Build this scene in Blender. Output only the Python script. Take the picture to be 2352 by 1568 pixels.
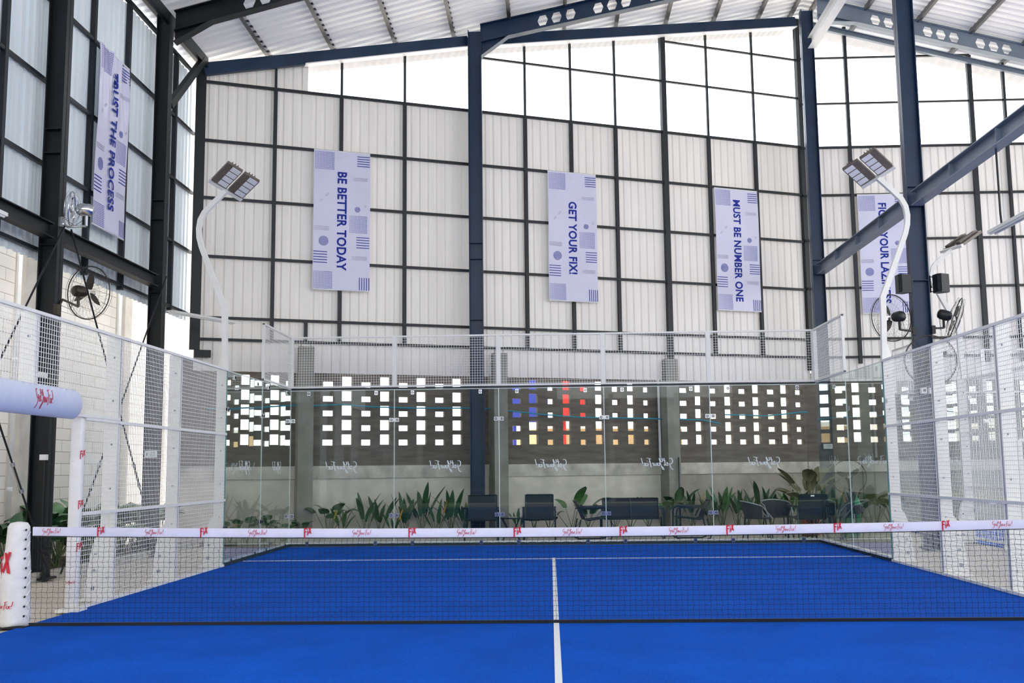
import bpy, math, random
from mathutils import Vector, Matrix

random.seed(7)
S = bpy.context.scene
COL = S.collection
for o in list(bpy.data.objects):
    bpy.data.objects.remove(o)

# ------------------------------------------------------------------ camera, world, exposure
cam_data = bpy.data.cameras.new('camera')
cam = bpy.data.objects.new('camera', cam_data)
COL.objects.link(cam)
_yaw, _pitch, _roll = 0.0352, 0.1219, -0.0108
_f = Vector((-math.sin(_yaw) * math.cos(_pitch), math.cos(_yaw) * math.cos(_pitch), math.sin(_pitch)))
_r = Vector((math.cos(_yaw), math.sin(_yaw), 0))
_u = _r.cross(_f)
_r2 = math.cos(_roll) * _r + math.sin(_roll) * _u
_u2 = -math.sin(_roll) * _r + math.cos(_roll) * _u
_m = Matrix((_r2, _u2, -_f)).transposed().to_4x4()
_m.translation = Vector((-0.034, -9.8806, 1.4186))
cam.matrix_world = _m
cam_data.sensor_width = 36.0
cam_data.lens = 36.0 * 2396.05 / 2352.0
cam_data.clip_start = 0.05
cam_data.clip_end = 400
S.camera = cam

world = bpy.data.worlds.new('overcast_sky')
S.world = world
world.use_nodes = True
_bg = world.node_tree.nodes['Background']
_bg.inputs[0].default_value = (0.93, 0.965, 1.0, 1)
_bg.inputs[1].default_value = 3.3

sun_d = bpy.data.lights.new('sun', 'SUN')
sun_d.energy = 9.0
sun_d.angle = math.radians(4)
sun_d.color = (1.0, 0.96, 0.9)
sun = bpy.data.objects.new('sun', sun_d)
COL.objects.link(sun)
sun.rotation_euler = (math.radians(3), math.radians(7.5), 0)

S.view_settings.view_transform = 'Standard'
S.view_settings.look = 'None'
S.view_settings.gamma = 1.0
S.view_settings.exposure = 0.0
S.view_settings.use_curve_mapping = False


# ------------------------------------------------------------------ materials
def lin(r, g, b):
    f = lambda c: c / 12.92 if c <= 0.04045 else ((c + 0.055) / 1.055) ** 2.4
    return (f(r / 255), f(g / 255), f(b / 255), 1)


MATS = {}


def mat(name, rgb, rough=0.55, metal=0.0, var=0.0, scale=6.0, bump=0.0, bscale=40.0, stretch=None, detail=4.0, dark=None, spec=0.5):
    m = bpy.data.materials.new(name)
    m.use_nodes = True
    nt = m.node_tree
    b = nt.nodes['Principled BSDF']
    c = lin(*rgb)
    b.inputs['Base Color'].default_value = c
    b.inputs['Roughness'].default_value = rough
    b.inputs['Metallic'].default_value = metal
    b.inputs['Specular IOR Level'].default_value = spec
    tc = nt.nodes.new('ShaderNodeTexCoord')
    mp = nt.nodes.new('ShaderNodeMapping')
    if stretch:
        mp.inputs['Scale'].default_value = stretch
    nt.links.new(tc.outputs['Object'], mp.inputs['Vector'])
    if var > 0:
        n = nt.nodes.new('ShaderNodeTexNoise')
        n.inputs['Scale'].default_value = scale
        n.inputs['Detail'].default_value = detail
        nt.links.new(mp.outputs[0], n.inputs['Vector'])
        r = nt.nodes.new('ShaderNodeValToRGB')
        d = lin(*dark) if dark else tuple(x * (1 - var) for x in c[:3]) + (1,)
        r.color_ramp.elements[0].position = 0.32
        r.color_ramp.elements[0].color = d
        r.color_ramp.elements[1].position = 0.68
        r.color_ramp.elements[1].color = tuple(min(1, x * (1 + var * 0.35)) for x in c[:3]) + (1,)
        nt.links.new(n.outputs['Fac'], r.inputs['Fac'])
        nt.links.new(r.outputs[0], b.inputs['Base Color'])
    if bump > 0:
        n2 = nt.nodes.new('ShaderNodeTexNoise')
        n2.inputs['Scale'].default_value = bscale
        n2.inputs['Detail'].default_value = 5
        nt.links.new(mp.outputs[0], n2.inputs['Vector'])
        bm_ = nt.nodes.new('ShaderNodeBump')
        bm_.inputs['Strength'].default_value = bump
        bm_.inputs['Distance'].default_value = 0.02
        nt.links.new(n2.outputs['Fac'], bm_.inputs['Height'])
        nt.links.new(bm_.outputs[0], b.inputs['Normal'])
    MATS[name] = m
    return m


def translucent(m, fac, rgb):
    nt = m.node_tree
    out = nt.nodes['Material Output']
    b = nt.nodes['Principled BSDF']
    t = nt.nodes.new('ShaderNodeBsdfTranslucent')
    t.inputs[0].default_value = lin(*rgb)
    mx = nt.nodes.new('ShaderNodeMixShader')
    mx.inputs[0].default_value = fac
    nt.links.new(b.outputs[0], mx.inputs[1])
    nt.links.new(t.outputs[0], mx.inputs[2])
    nt.links.new(mx.outputs[0], out.inputs[0])


def glass_mat(name, tint, refl=1.0):
    m = bpy.data.materials.new(name)
    m.use_nodes = True
    nt = m.node_tree
    for n in list(nt.nodes):
        if n.type == 'BSDF_PRINCIPLED':
            nt.nodes.remove(n)
    out = nt.nodes['Material Output']
    t = nt.nodes.new('ShaderNodeBsdfTransparent')
    t.inputs[0].default_value = tint
    g = nt.nodes.new('ShaderNodeBsdfGlossy')
    g.inputs['Roughness'].default_value = 0.01
    g.inputs[0].default_value = (0.9, 1.0, 0.97, 1)
    fr = nt.nodes.new('ShaderNodeFresnel')
    fr.inputs['IOR'].default_value = 1.45
    mu = nt.nodes.new('ShaderNodeMath')
    mu.operation = 'MULTIPLY'
    mu.inputs[1].default_value = refl
    nt.links.new(fr.outputs[0], mu.inputs[0])
    mx = nt.nodes.new('ShaderNodeMixShader')
    nt.links.new(mu.outputs[0], mx.inputs[0])
    nt.links.new(t.outputs[0], mx.inputs[1])
    nt.links.new(g.outputs[0], mx.inputs[2])
    nt.links.new(mx.outputs[0], out.inputs[0])
    MATS[name] = m
    return m


TURF = mat('blue_turf', (0, 90, 204), 0.95, 0, 0.16, 1.2, 0.5, 160, detail=8, spec=0.12)
_nt = TURF.node_tree                                   # fine fibre speckle over the broad tone
_b = _nt.nodes['Principled BSDF']
_n = _nt.nodes.new('ShaderNodeTexNoise'); _n.inputs['Scale'].default_value = 70; _n.inputs['Detail'].default_value = 9
_tc = [n for n in _nt.nodes if n.type == 'TEX_COORD'][0]
_nt.links.new(_tc.outputs['Object'], _n.inputs['Vector'])
_rp = _nt.nodes.new('ShaderNodeValToRGB')
_rp.color_ramp.elements[0].position = 0.35; _rp.color_ramp.elements[0].color = (0.75, 0.8, 0.88, 1)
_rp.color_ramp.elements[1].position = 0.72; _rp.color_ramp.elements[1].color = (1.25, 1.2, 1.1, 1)
_nt.links.new(_n.outputs['Fac'], _rp.inputs['Fac'])
_mix = _nt.nodes.new('ShaderNodeMixRGB'); _mix.blend_type = 'MULTIPLY'; _mix.inputs[0].default_value = 1
_src = _b.inputs['Base Color'].links[0].from_socket
_nt.links.new(_src, _mix.inputs[1]); _nt.links.new(_rp.outputs[0], _mix.inputs[2]); _nt.links.new(_mix.outputs[0], _b.inputs['Base Color'])

LINE = mat('white_line', (236, 238, 240), 0.9, bump=0.3, bscale=200)
SLAB = mat('concrete_floor', (214, 204, 190), 0.8, 0, 0.14, 1.5, 0.15, 60)
SOIL = mat('planting_soil', (112, 92, 74), 0.95, 0, 0.4, 9, 0.6, 40)
KERB = mat('kerb_concrete', (190, 186, 178), 0.9, 0, 0.15, 4)
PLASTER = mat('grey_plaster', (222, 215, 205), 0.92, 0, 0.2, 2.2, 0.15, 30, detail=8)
BEAMC = mat('rough_concrete', (208, 202, 192), 0.95, 0, 0.35, 3.0, 0.35, 18, detail=10)
PIERCE = mat('grey_block', (118, 111, 104), 0.95, 0, 0.28, 2.0, 0.3, 30, stretch=(1, 1, 6), detail=8)
PLASTERSH = mat('shaded_plaster', (172, 165, 154), 0.92, 0, 0.3, 1.8, 0.15, 30, detail=8)  # dimness of the right bay put into a darker plaster colour
PLASTERD = mat('dim_plaster', (150, 150, 142), 0.92, 0, 0.25, 2.2, 0.15, 30, detail=8)  # shade on the right-hand lower wall put into the colour; also the pier grey
CLAD = mat('cream_cladding', (236, 233, 229), 0.45, 0, 0.07, 1.4, stretch=(3, 3, 0.35), detail=6)
CLADL = mat('pale_cladding', (226, 235, 240), 0.4, 0, 0.07, 1.4, stretch=(3, 3, 0.35), detail=6)  # same sheeting as the back wall, bluish sky light put into the colour
translucent(CLAD, 0.04, (255, 250, 240))
translucent(CLADL, 0.06, (240, 248, 255))
ROOF = mat('white_roof_sheet', (238, 238, 240), 0.4, 0, 0.05, 1.2, stretch=(0.3, 3, 3))
translucent(ROOF, 0.02, (255, 255, 255))
SOFFIT = mat('soffit_sheet', (186, 189, 196), 0.5, 0, 0.08, 3)
BACKW = mat('slate_cladding', (64, 76, 80), 0.6, 0, 0.2, 2)
STEEL = mat('dark_steel', (12, 46, 78), 0.42, 0, 0.25, 2.5)  # navy steel, with the extra blue of lens flare put into the colour
GIRT = mat('girt_steel', (24, 32, 38), 0.5, 0, 0.25, 3)
STEELB = mat('black_steel', (10, 18, 23), 0.5, 0, 0.3, 3)
GREYB = mat('grey_steel', (120, 134, 150), 0.4, 0, 0.12, 3)
WHITEB = mat('pale_steel', (226, 228, 232), 0.4, 0, 0.08, 3)
PURL = mat('purlin_steel', (96, 96, 98), 0.4, 0.5, 0.25, 3)
WHITE = mat('white_powder_coat', (242, 241, 236), 0.35, 0, 0.04, 5)
WIRE = mat('white_wire', (242, 242, 238), 0.4)
PVC = mat('white_pvc', (240, 240, 240), 0.35, 0, 0.06, 4)
VINYL = mat('white_vinyl', (238, 236, 234), 0.42, 0, 0.06, 8, 0.35, 14)
VINYLB = mat('pale_blue_vinyl', (206, 214, 236), 0.4, 0, 0.05, 8, 0.2, 10)
TAPE = mat('net_tape', (220, 220, 240), 0.6, 0, 0.05, 6, 0.25, 12)
CORD = mat('net_cord', (30, 34, 40), 0.8)
BLACK = mat('black_plastic', (22, 26, 30), 0.45, 0, 0.15, 6)
BROWNM = mat('bronze_motor', (70, 62, 52), 0.35, 0.4, 0.15, 8)
CHROME = mat('chrome', (210, 212, 216), 0.2, 1.0)
GUARD = mat('fan_guard', (70, 66, 62), 0.4, 0.3)
RED = mat('red_print', (206, 24, 52), 0.5)
NAVY = mat('navy_print', (30, 50, 150), 0.6, spec=0.2)
LILAC = mat('lilac_print', (120, 128, 190), 0.6, spec=0.2)
PALEP = mat('pale_print', (176, 172, 196), 0.6, spec=0.2)
BANNER = mat('banner_vinyl', (220, 220, 242), 0.28, 0, 0.05, 1.6, 0.25, 3)
GLYPH = mat('white_etch', (236, 244, 242), 0.6)
SLING = mat('navy_sling', (18, 40, 54), 0.6, 0, 0.2, 30)
FRAME = mat('chair_frame', (30, 52, 60), 0.35, 0.3, 0.1, 8)
RATTAN = mat('dark_rattan', (36, 48, 56), 0.6, 0, 0.3, 50, 0.5, 90)
PALEF = mat('grey_tube', (150, 162, 166), 0.3, 0.5)
BIN = mat('green_plastic', (18, 128, 92), 0.4, 0, 0.1, 4)
BAG = mat('black_bag', (20, 30, 30), 0.35, 0, 0.3, 12, 0.6, 20)
TERRA = mat('terracotta', (152, 84, 68), 0.8, 0, 0.2, 6)
LEAF = mat('green_leaf', (70, 116, 66), 0.4, 0, 0.4, 5)
LEAF2 = mat('deep_green_leaf', (50, 94, 58), 0.4, 0, 0.4, 5)
LEAF3 = mat('olive_leaf', (120, 118, 84), 0.5, 0, 0.35, 4)
YELLOW = mat('yellow_leaf', (226, 166, 30), 0.5, 0, 0.3, 6)
LIME = mat('lime_leaf', (168, 170, 46), 0.5, 0, 0.3, 6)
STEM = mat('leaf_stem', (96, 112, 66), 0.6, 0, 0.2, 8)
CABLE = mat('teal_cable', (20, 150, 178), 0.5)
LED = mat('led_panel', (244, 245, 248), 0.6, 0, 0.04, 20)
LEDH = mat('lamp_housing', (120, 112, 104), 0.4, 0.4, 0.15, 10)
LENS = mat('batten_cover', (236, 238, 240), 0.3)
GEDGE = mat('glass_edge', (222, 236, 232), 0.3)
TEAL = mat('glass_edge_green', (88, 150, 142), 0.2)
GAPSH = mat('base_gap_shade', (22, 48, 52), 0.6)  # dark colour painting the shadowed gap under the glass
PAPER = mat('white_paper', (232, 238, 238), 0.6)
TANW = mat('tan_render', (206, 178, 138), 0.9, 0, 0.15, 2)
OUTW = mat('pale_render', (230, 228, 222), 0.9, 0, 0.1, 1)
BLUEW = mat('blue_panel', (70, 84, 196), 0.6)
REDW = mat('red_panel', (236, 70, 66), 0.6)
OUTG = mat('outside_ground', (172, 169, 160), 0.9, 0, 0.2, 0.5)
GLASS = glass_mat('court_glass', (0.95, 0.972, 0.962, 1), 0.38)
MILK = glass_mat('table_glass', (0.5, 0.7, 0.68, 1), 1.0)

# block wall: courses of concrete blocks mapped on the (y, z) plane
BLOCK = mat('block_wall', (226, 216, 204), 0.9)
_nt = BLOCK.node_tree
_b = _nt.nodes['Principled BSDF']
_g = _nt.nodes.new('ShaderNodeNewGeometry')
_sx = _nt.nodes.new('ShaderNodeSeparateXYZ'); _cx = _nt.nodes.new('ShaderNodeCombineXYZ')
_nt.links.new(_g.outputs['Position'], _sx.inputs[0])
_nt.links.new(_sx.outputs['Y'], _cx.inputs['X']); _nt.links.new(_sx.outputs['Z'], _cx.inputs['Y'])
_br = _nt.nodes.new('ShaderNodeTexBrick')
_nt.links.new(_cx.outputs[0], _br.inputs['Vector'])
_br.inputs['Scale'].default_value = 1.0
_br.inputs['Brick Width'].default_value = 0.6
_br.inputs['Row Height'].default_value = 0.2
_br.inputs['Mortar Size'].default_value = 0.006
_br.inputs['Color1'].default_value = lin(243, 239, 233)
_br.inputs['Color2'].default_value = lin(234, 228, 220)
_br.inputs['Mortar'].default_value = lin(176, 168, 158)
_nt.links.new(_br.outputs['Color'], _b.inputs['Base Color'])


# ------------------------------------------------------------------ mesh helpers
class MB:
    def __init__(self):
        self.v = []; self.f = []; self.mi = []; self.cur = 0

    def add(self, vs, fs):
        k = len(self.v)
        self.v.extend(tuple(p) for p in vs)
        self.f.extend(tuple(i + k for i in f) for f in fs)
        self.mi.extend([self.cur] * len(fs))

    def box(self, c, s, rot=None):
        hx, hy, hz = s[0] / 2, s[1] / 2, s[2] / 2
        pts = [Vector((x, y, z)) for x in (-hx, hx) for y in (-hy, hy) for z in (-hz, hz)]
        if rot is not None:
            pts = [rot @ p for p in pts]
        self.add([p + Vector(c) for p in pts], [(0, 1, 3, 2), (4, 6, 7, 5), (0, 4, 5, 1), (2, 3, 7, 6), (0, 2, 6, 4), (1, 5, 7, 3)])

    def bar(self, a, b, w, h, up=(0, 0, 1)):
        """box section from a to b; w across, h along up"""
        a, b, up = Vector(a), Vector(b), Vector(up)
        d = (b - a).normalized()
        s = d.cross(up)
        if s.length < 1e-5:
            s = d.cross(Vector((1, 0, 0)))
        s.normalize()
        u = s.cross(d).normalized()
        P = [q + s * (x * w / 2) + u * (y * h / 2) for q in (a, b) for x, y in ((-1, -1), (1, -1), (1, 1), (-1, 1))]
        self.add(P, [(3, 2, 1, 0), (4, 5, 6, 7), (0, 1, 5, 4), (1, 2, 6, 5), (2, 3, 7, 6), (3, 0, 4, 7)])

    def tube(self, pts, r, n=8, closed=False, cap=True, flat=None):
        pts = [Vector(p) for p in pts]
        m = len(pts)
        rs = r if isinstance(r, (list, tuple)) else [r] * m
        ring = []
        ref = None
        for i, p in enumerate(pts):
            if closed:
                t = (pts[(i + 1) % m] - pts[i - 1])
            else:
                t = pts[min(i + 1, m - 1)] - pts[max(i - 1, 0)]
            t.normalize()
            if ref is None:
                ref = Vector((0, 0, 1)) if abs(t.z) < 0.9 else Vector((1, 0, 0))
            s = t.cross(ref)
            if s.length < 1e-4:
                s = t.cross(Vector((0, 1, 0)))
            s.normalize()
            u = s.cross(t).normalized()
            ref = u
            for k in range(n):
                a = 2 * math.pi * k / n + math.pi / n
                fx, fy = (flat if flat else (1, 1))
                ring.append(p + s * (math.cos(a) * rs[i] * fx) + u * (math.sin(a) * rs[i] * fy))
        fs = []
        for i in range(m if closed else m - 1):
            j = (i + 1) % m
            for k in range(n):
                l = (k + 1) % n
                fs.append((i * n + k, i * n + l, j * n + l, j * n + k))
        if cap and not closed:
            fs.append(tuple(range(n - 1, -1, -1)))
            fs.append(tuple((m - 1) * n + k for k in range(n)))
        self.add(ring, fs)

    def lathe(self, c, prof, n=24, axis=(0, 0, 1)):
        """profile of (radius, height) about axis through c"""
        ax = Vector(axis).normalized()
        q = Vector((0, 0, 1)).rotation_difference(ax)
        vs = []
        for r, h in prof:
            for k in range(n):
                a = 2 * math.pi * k / n
                vs.append(q @ Vector((r * math.cos(a), r * math.sin(a), h)) + Vector(c))
        fs = []
        for i in range(len(prof) - 1):
            for k in range(n):
                l = (k + 1) % n
                fs.append((i * n + k, i * n + l, (i + 1) * n + l, (i + 1) * n + k))
        if prof[0][0] > 1e-4:
            fs.append(tuple(range(n - 1, -1, -1)))
        if prof[-1][0] > 1e-4:
            fs.append(tuple((len(prof) - 1) * n + k for k in range(n)))
        self.add(vs, fs)

    def ring(self, c, R, r, axis=(0, 0, 1), n=40, m=6):
        ax = Vector(axis).normalized()
        q = Vector((0, 0, 1)).rotation_difference(ax)
        self.tube([q @ Vector((R * math.cos(2 * math.pi * i / n), R * math.sin(2 * math.pi * i / n), 0)) + Vector(c) for i in range(n)], r, m, closed=True)

    def build(self, name, m, parent=None, smooth=False, loc=None):
        me = bpy.data.meshes.new(name)
        v = self.v
        if loc is not None:
            L = Vector(loc)
            v = [tuple(Vector(p) - L) for p in v]
        me.from_pydata(v, [], self.f)
        ms = m if isinstance(m, (list, tuple)) else [m]
        for x in ms:
            me.materials.append(x)
        if len(ms) > 1:
            me.polygons.foreach_set('material_index', self.mi)
        if smooth:
            me.polygons.foreach_set('use_smooth', [True] * len(me.polygons))
        me.update()
        o = bpy.data.objects.new(name, me)
        COL.objects.link(o)
        if loc is not None:
            o.location = loc
        if parent is not None:
            o.parent = parent
        return o


def tag(o, label=None, cat=None, group=None, kind=None):
    if label: o['label'] = label
    if cat: o['category'] = cat
    if group: o['group'] = group
    if kind: o['kind'] = kind
    return o


def empty(name, loc=(0, 0, 0), label=None, cat=None, group=None, kind=None, rz=0.0):
    o = bpy.data.objects.new(name, None)
    COL.objects.link(o)
    o.location = loc
    o.rotation_euler = (0, 0, rz)
    o.empty_display_size = 0.2
    return tag(o, label, cat, group, kind)


def copy_tree(o, parent=None):
    c = o.copy()
    COL.objects.link(c)
    c.parent = parent
    for ch in list(o.children):
        copy_tree(ch, c)
    return c


ORD = ['first', 'second', 'third', 'fourth', 'fifth', 'sixth', 'seventh', 'eighth', 'ninth', 'tenth', 'eleventh', 'twelfth', 'thirteenth',
       'fourteenth', 'fifteenth', 'sixteenth', 'seventeenth', 'eighteenth', 'nineteenth', 'twentieth']

# frames of the slanted rear wall: point = PA + DA*s + NA*off
PA = Vector((-7.1, 10.52, 0))
DA = Vector((1, 0.4, 0)).normalized()
NA = Vector((0.4, -1, 0)).normalized()
AEND = 14.56


def WA(s, off, z):
    p = PA + DA * s + NA * off
    return Vector((p.x, p.y, z))


def zr(x):
    """height of the rafter tops over x: shallow barrel-like pitch with its ridge at x = 6.5"""
    if x < -1.7:
        return 11.2 + 0.255 * (x + 1.7)
    if x < 6.5:
        return 11.2 + 0.2073 * (x + 1.7)
    return 12.9 - 0.268 * (x - 6.5)


# ------------------------------------------------------------------ lettering
def text_mesh(txt, size, bold=0.0, sx=1.0):
    c = bpy.data.curves.new('letters', 'FONT')
    c.body = txt
    c.size = size
    c.offset = bold
    c.align_x = 'CENTER'
    c.align_y = 'CENTER'
    c.resolution_u = 3
    c.space_character = 1.04
    o = bpy.data.objects.new('letters', c)
    COL.objects.link(o)
    bpy.context.view_layer.update()
    dg = bpy.context.evaluated_depsgraph_get()
    me = bpy.data.meshes.new_from_object(o.evaluated_get(dg))
    vs = [(v.co.x * sx, v.co.y) for v in me.vertices]
    fs = [tuple(p.vertices) for p in me.polygons]
    bpy.data.objects.remove(o)
    bpy.data.curves.remove(c)
    xs = [v[0] for v in vs]; ys = [v[1] for v in vs]
    cx, cy = (min(xs) + max(xs)) / 2, (min(ys) + max(ys)) / 2
    return [(x - cx, y - cy) for x, y in vs], fs, max(xs) - min(xs), max(ys) - min(ys)


def arc(cx, cy, rx, ry, a0, a1, n=9):
    return [(cx + rx * math.cos(math.radians(a0 + (a1 - a0) * i / n)), cy + ry * math.sin(math.radians(a0 + (a1 - a0) * i / n))) for i in range(n + 1)]


# brush-script strokes of the wordmark, x-height 0.45, capitals 1.0
SCRIPT = [
    arc(0.34, 0.62, 0.26, 0.36, 55, 250, 12) + [(0.34, 0.30), (0.46, 0.42), (0.5, 0.58), (0.42, 0.2), (0.30, -0.2), (0.12, -0.42), (0.0, -0.34)],
    [(0.60, 0.22), (0.78, 0.32), (0.82, 0.44), (0.74, 0.48), (0.66, 0.32), (0.68, 0.08), (0.78, 0.06), (0.92, 0.22)],
    [(1.16, 1.0), (1.06, 0.6), (0.99, 0.16), (1.05, 0.05), (1.16, 0.2)], [(0.92, 0.66), (1.28, 0.74)],
    [(1.36, 0.98), (1.32, 0.66), (1.40, 0.5), (1.54, 0.62), (1.72, 1.0)], [(1.74, 1.0), (1.62, 0.5), (1.48, 0.0), (1.32, -0.38), (1.16, -0.44), (1.2, -0.24), (1.5, 0.08)],
    arc(1.80, 0.24, 0.12, 0.2, 90, 450, 12) + [(1.98, 0.36)],
    [(2.04, 0.44), (2.0, 0.16), (2.08, 0.05), (2.2, 0.2), (2.28, 0.44), (2.26, 0.14), (2.34, 0.06)],
    [(2.40, 0.06), (2.46, 0.44), (2.52, 0.34), (2.62, 0.44)],
    [(2.96, 0.98), (2.86, 0.5), (2.76, 0.0), (2.68, -0.12)], [(2.74, 0.9), (2.98, 0.98), (3.3, 1.02)], [(2.78, 0.52), (3.08, 0.58)],
    [(3.16, 0.44), (3.10, 0.14), (3.16, 0.04), (3.26, 0.16)], [(3.2, 0.62), (3.22, 0.68)],
    [(3.34, 0.44), (3.46, 0.22), (3.56, 0.04)], [(3.6, 0.44), (3.44, 0.22), (3.28, 0.02)],
    [(3.94, 1.02), (3.84, 0.6), (3.76, 0.3)], [(3.71, 0.1), (3.70, 0.04)],
]


def script_quads(w=0.075):
    """2D ribbons (vertices, faces) of the script wordmark, thicker on the down strokes, centred"""
    vs, fs = [], []
    for si, st in enumerate(SCRIPT):
        n = len(st)
        k = len(vs)
        for i, (x, y) in enumerate(st):
            ax, ay = st[max(i - 1, 0)]; bx, by = st[min(i + 1, n - 1)]
            dx, dy = bx - ax, by - ay
            L = math.hypot(dx, dy) or 1
            ww = w * (0.5 + 0.6 * abs(dy / L))
            vs.append((x - dy / L * ww / 2, y + dx / L * ww / 2, si))
            vs.append((x + dy / L * ww / 2, y - dx / L * ww / 2, si))
        for i in range(n - 1):
            fs.append((k + 2 * i, k + 2 * i + 1, k + 2 * i + 3, k + 2 * i + 2))
    return [((x - 1.97) / 3.94, (y - 0.28) / 3.94, si * 0.00025) for x, y, si in vs], fs      # width 1


SQ = script_quads()
SQF = script_quads(0.1)


def poly2(pts):
    return pts


# block wordmark: long-legged F, small i, X (unit width)
FIXP = [
    [(0.0, 0.82), (0.0, -0.32), (0.10, -0.42), (0.18, -0.36), (0.16, 0.82)],
    [(0.16, 0.84), (0.16, 0.66), (0.40, 0.70), (0.40, 0.86)],
    [(0.16, 0.46), (0.16, 0.30), (0.34, 0.34), (0.34, 0.48)],
    [(0.44, 0.52), (0.43, -0.10), (0.57, -0.06), (0.56, 0.56)],
    [(0.42, 0.74), (0.42, 0.62), (0.54, 0.64), (0.54, 0.78)],
    [(0.60, 0.90), (0.86, 0.14), (1.02, 0.10), (0.76, 0.90)],
    [(0.86, 0.94), (0.58, 0.20), (0.70, 0.12), (1.0, 0.92)],
]


def flat_on(mb, vs, fs, o, ex, ey, sx, sy=None):
    o, ex, ey = Vector(o), Vector(ex), Vector(ey)
    sy = sx if sy is None else sy
    nn = ex.cross(ey).normalized()
    mb.add([o + ex * (v[0] * sx) + ey * (v[1] * sy) + nn * (v[2] if len(v) > 2 else 0) for v in vs], fs)


def fix_on(mb, o, ex, ey, w):
    for k, p in enumerate(FIXP):
        nrm = Vector(ex).cross(Vector(ey)).normalized() * (0.0004 * k)
        flat_on(mb, [(x - 0.5, y - 0.25) for x, y in p], [tuple(range(len(p)))], Vector(o) + nrm, ex, ey, w)


# ------------------------------------------------------------------ ground
g = MB(); g.box((3, 2, -0.12), (70, 60, 0.2)); tag(g.build('floor', SLAB), kind='structure')
g = MB(); g.box((0, 0, -0.008), (10.0, 20.0, 0.03))
tag(g.build('court_turf', TURF), 'blue artificial turf carpet of the padel court in front', 'turf')
g = MB(); g.box((12.75, 3.9, -0.008), (10.0, 20.0, 0.03))
tag(g.build('court_turf', TURF), 'blue artificial turf of the neighbouring court behind the right fence', 'turf')
g = MB(); g.box((0, 6.95, 0.0085), (9.94, 0.05, 0.005)); tag(g.build('service_line', LINE), 'thin white service line across the far half of the blue court', 'court line')
g = MB(); g.box((0, 0.025, 0.0085), (0.05, 14.1, 0.005)); tag(g.build('centre_line', LINE), 'white centre line running towards the camera down the blue court', 'court line')
g = MB(); g.box((0, 80, -0.3), (300, 200, 0.1)); tag(g.build('ground_outside', OUTG), kind='structure')

# planting bed along the slanted rear wall and the left wall, with kerbs
bed = empty('planting_bed', (0, 12, 0), 'long earth planting bed behind the back glass along the grey wall', 'planting bed')
g = MB()
p = [(-6.9, 10.75), (5.6, 12.9), (6.4, 15.4), WA(AEND, 0.1, 0)[:2], WA(0.2, 0.1, 0)[:2]]
g.add([(x, y, -0.05) for x, y in p] + [(x, y, 0.06) for x, y in p], [(5, 6, 7, 8, 9)] + [(i, (i + 1) % 5, 5 + (i + 1) % 5, 5 + i) for i in range(5)])
b = g.build('soil', SOIL); b.parent = bed; b.location = -Vector(bed.location)
g = MB(); g.bar((-6.9, 10.7, 0.04), (5.6, 12.85, 0.04), 0.1, 0.14)
b = g.build('kerb', KERB); b.parent = bed; b.location = -Vector(bed.location)
bed2 = empty('planting_bed', (-7.6, 4, 0), 'narrow earth planting bed along the pale block wall behind the left fence', 'planting bed')
g = MB(); g.box((0, 1.8, 0.01), (1.1, 9.4, 0.12)); g.build('soil', SOIL, bed2)
g = MB(); g.box((0.6, 1.8, 0.02), (0.1, 9.4, 0.16)); g.build('kerb', KERB, bed2)


# ------------------------------------------------------------------ corrugated sheets
def sheet_profile(L, pitch=0.19, rib=0.05, d=0.045):
    pts = []
    s = 0.0
    while s < L - 1e-6:
        for ds, h in ((0, 0), (pitch - rib - 0.04, 0), (pitch - rib - 0.025, d), (pitch - 0.025, d)):
            if s + ds < L:
                pts.append((s + ds, h))
        s += pitch
    pts.append((L, 0))
    return pts


def cladding(name, P, D, N, L, zb, zt, m, parent, d=0.026):
    """ribbed sheet from P along D for L; ribs stand away from N; zt may be a function of the point"""
    P, D, N = Vector(P), Vector(D), Vector(N)
    mb = MB()
    pr = sheet_profile(L, d=d)
    vs = []
    for s, h in pr:
        q = P + D * s - N * h
        t = zt(q) if callable(zt) else zt
        vs += [(q.x, q.y, zb), (q.x, q.y, t)]
    mb.add(vs, [(2 * i, 2 * i + 2, 2 * i + 3, 2 * i + 1) for i in range(len(pr) - 1)])
    return mb.build(name, m, parent)


# rear wall, slanted
wr = empty('wall_back', kind='structure')
cladding('cladding_sheet', WA(0.0, -0.05, 0), DA, NA, 2.2, 3.44, lambda q: zr(q.x) - 0.12, CLAD, wr)
cladding('cladding_sheet', WA(2.2, -0.05, 0), DA, NA, AEND - 2.2, 3.44, 9.40, CLAD, wr)
SW = [1.52, 2.91, 4.30, 7.115, 8.25, 9.39, 10.68, 11.89, 13.2, AEND]
for s in SW:
    w = 0.125 if s in (10.68, AEND) else 0.08
    g = MB()
    a = WA(s, 0.0, 0)
    ztop = min(zr(a.x) - 0.1, 99)
    zb = 3.75 if w > 0.1 else 4.07
    if w > 0.1:
        g.bar((a.x, a.y, zb), (a.x, a.y, ztop), w, 0.12, NA)
    else:
        g.bar((a.x, a.y, zb), (a.x, a.y, 9.4), 0.072, 0.08, NA)
        g.bar((a.x, a.y, 9.4), (a.x, a.y, ztop), 0.05, 0.05, NA)  # thinned above the cladding to imitate glare from the sky
    g.build('stud', GIRT, wr)
g = MB(); a = WA(2.21, 0, 0); g.bar((a.x, a.y, 4.07), (a.x, a.y, 4.51), 0.07, 0.07, NA); g.build('stud', GIRT, wr)
for z, s0 in ((4.07, 0), (4.51, 0), (5.76, 0), (6.97, 0), (8.17, 0), (9.41, 0), (10.68, 6.0), (11.69, 10.68)):
    g = MB(); g.bar(WA(s0, 0.0, z), WA(AEND, 0.0, z), 0.06, 0.054 if z < 9.5 else 0.04); g.build('girt', GIRT, wr)  # upper girts drawn slimmer for the sky glare

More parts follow.
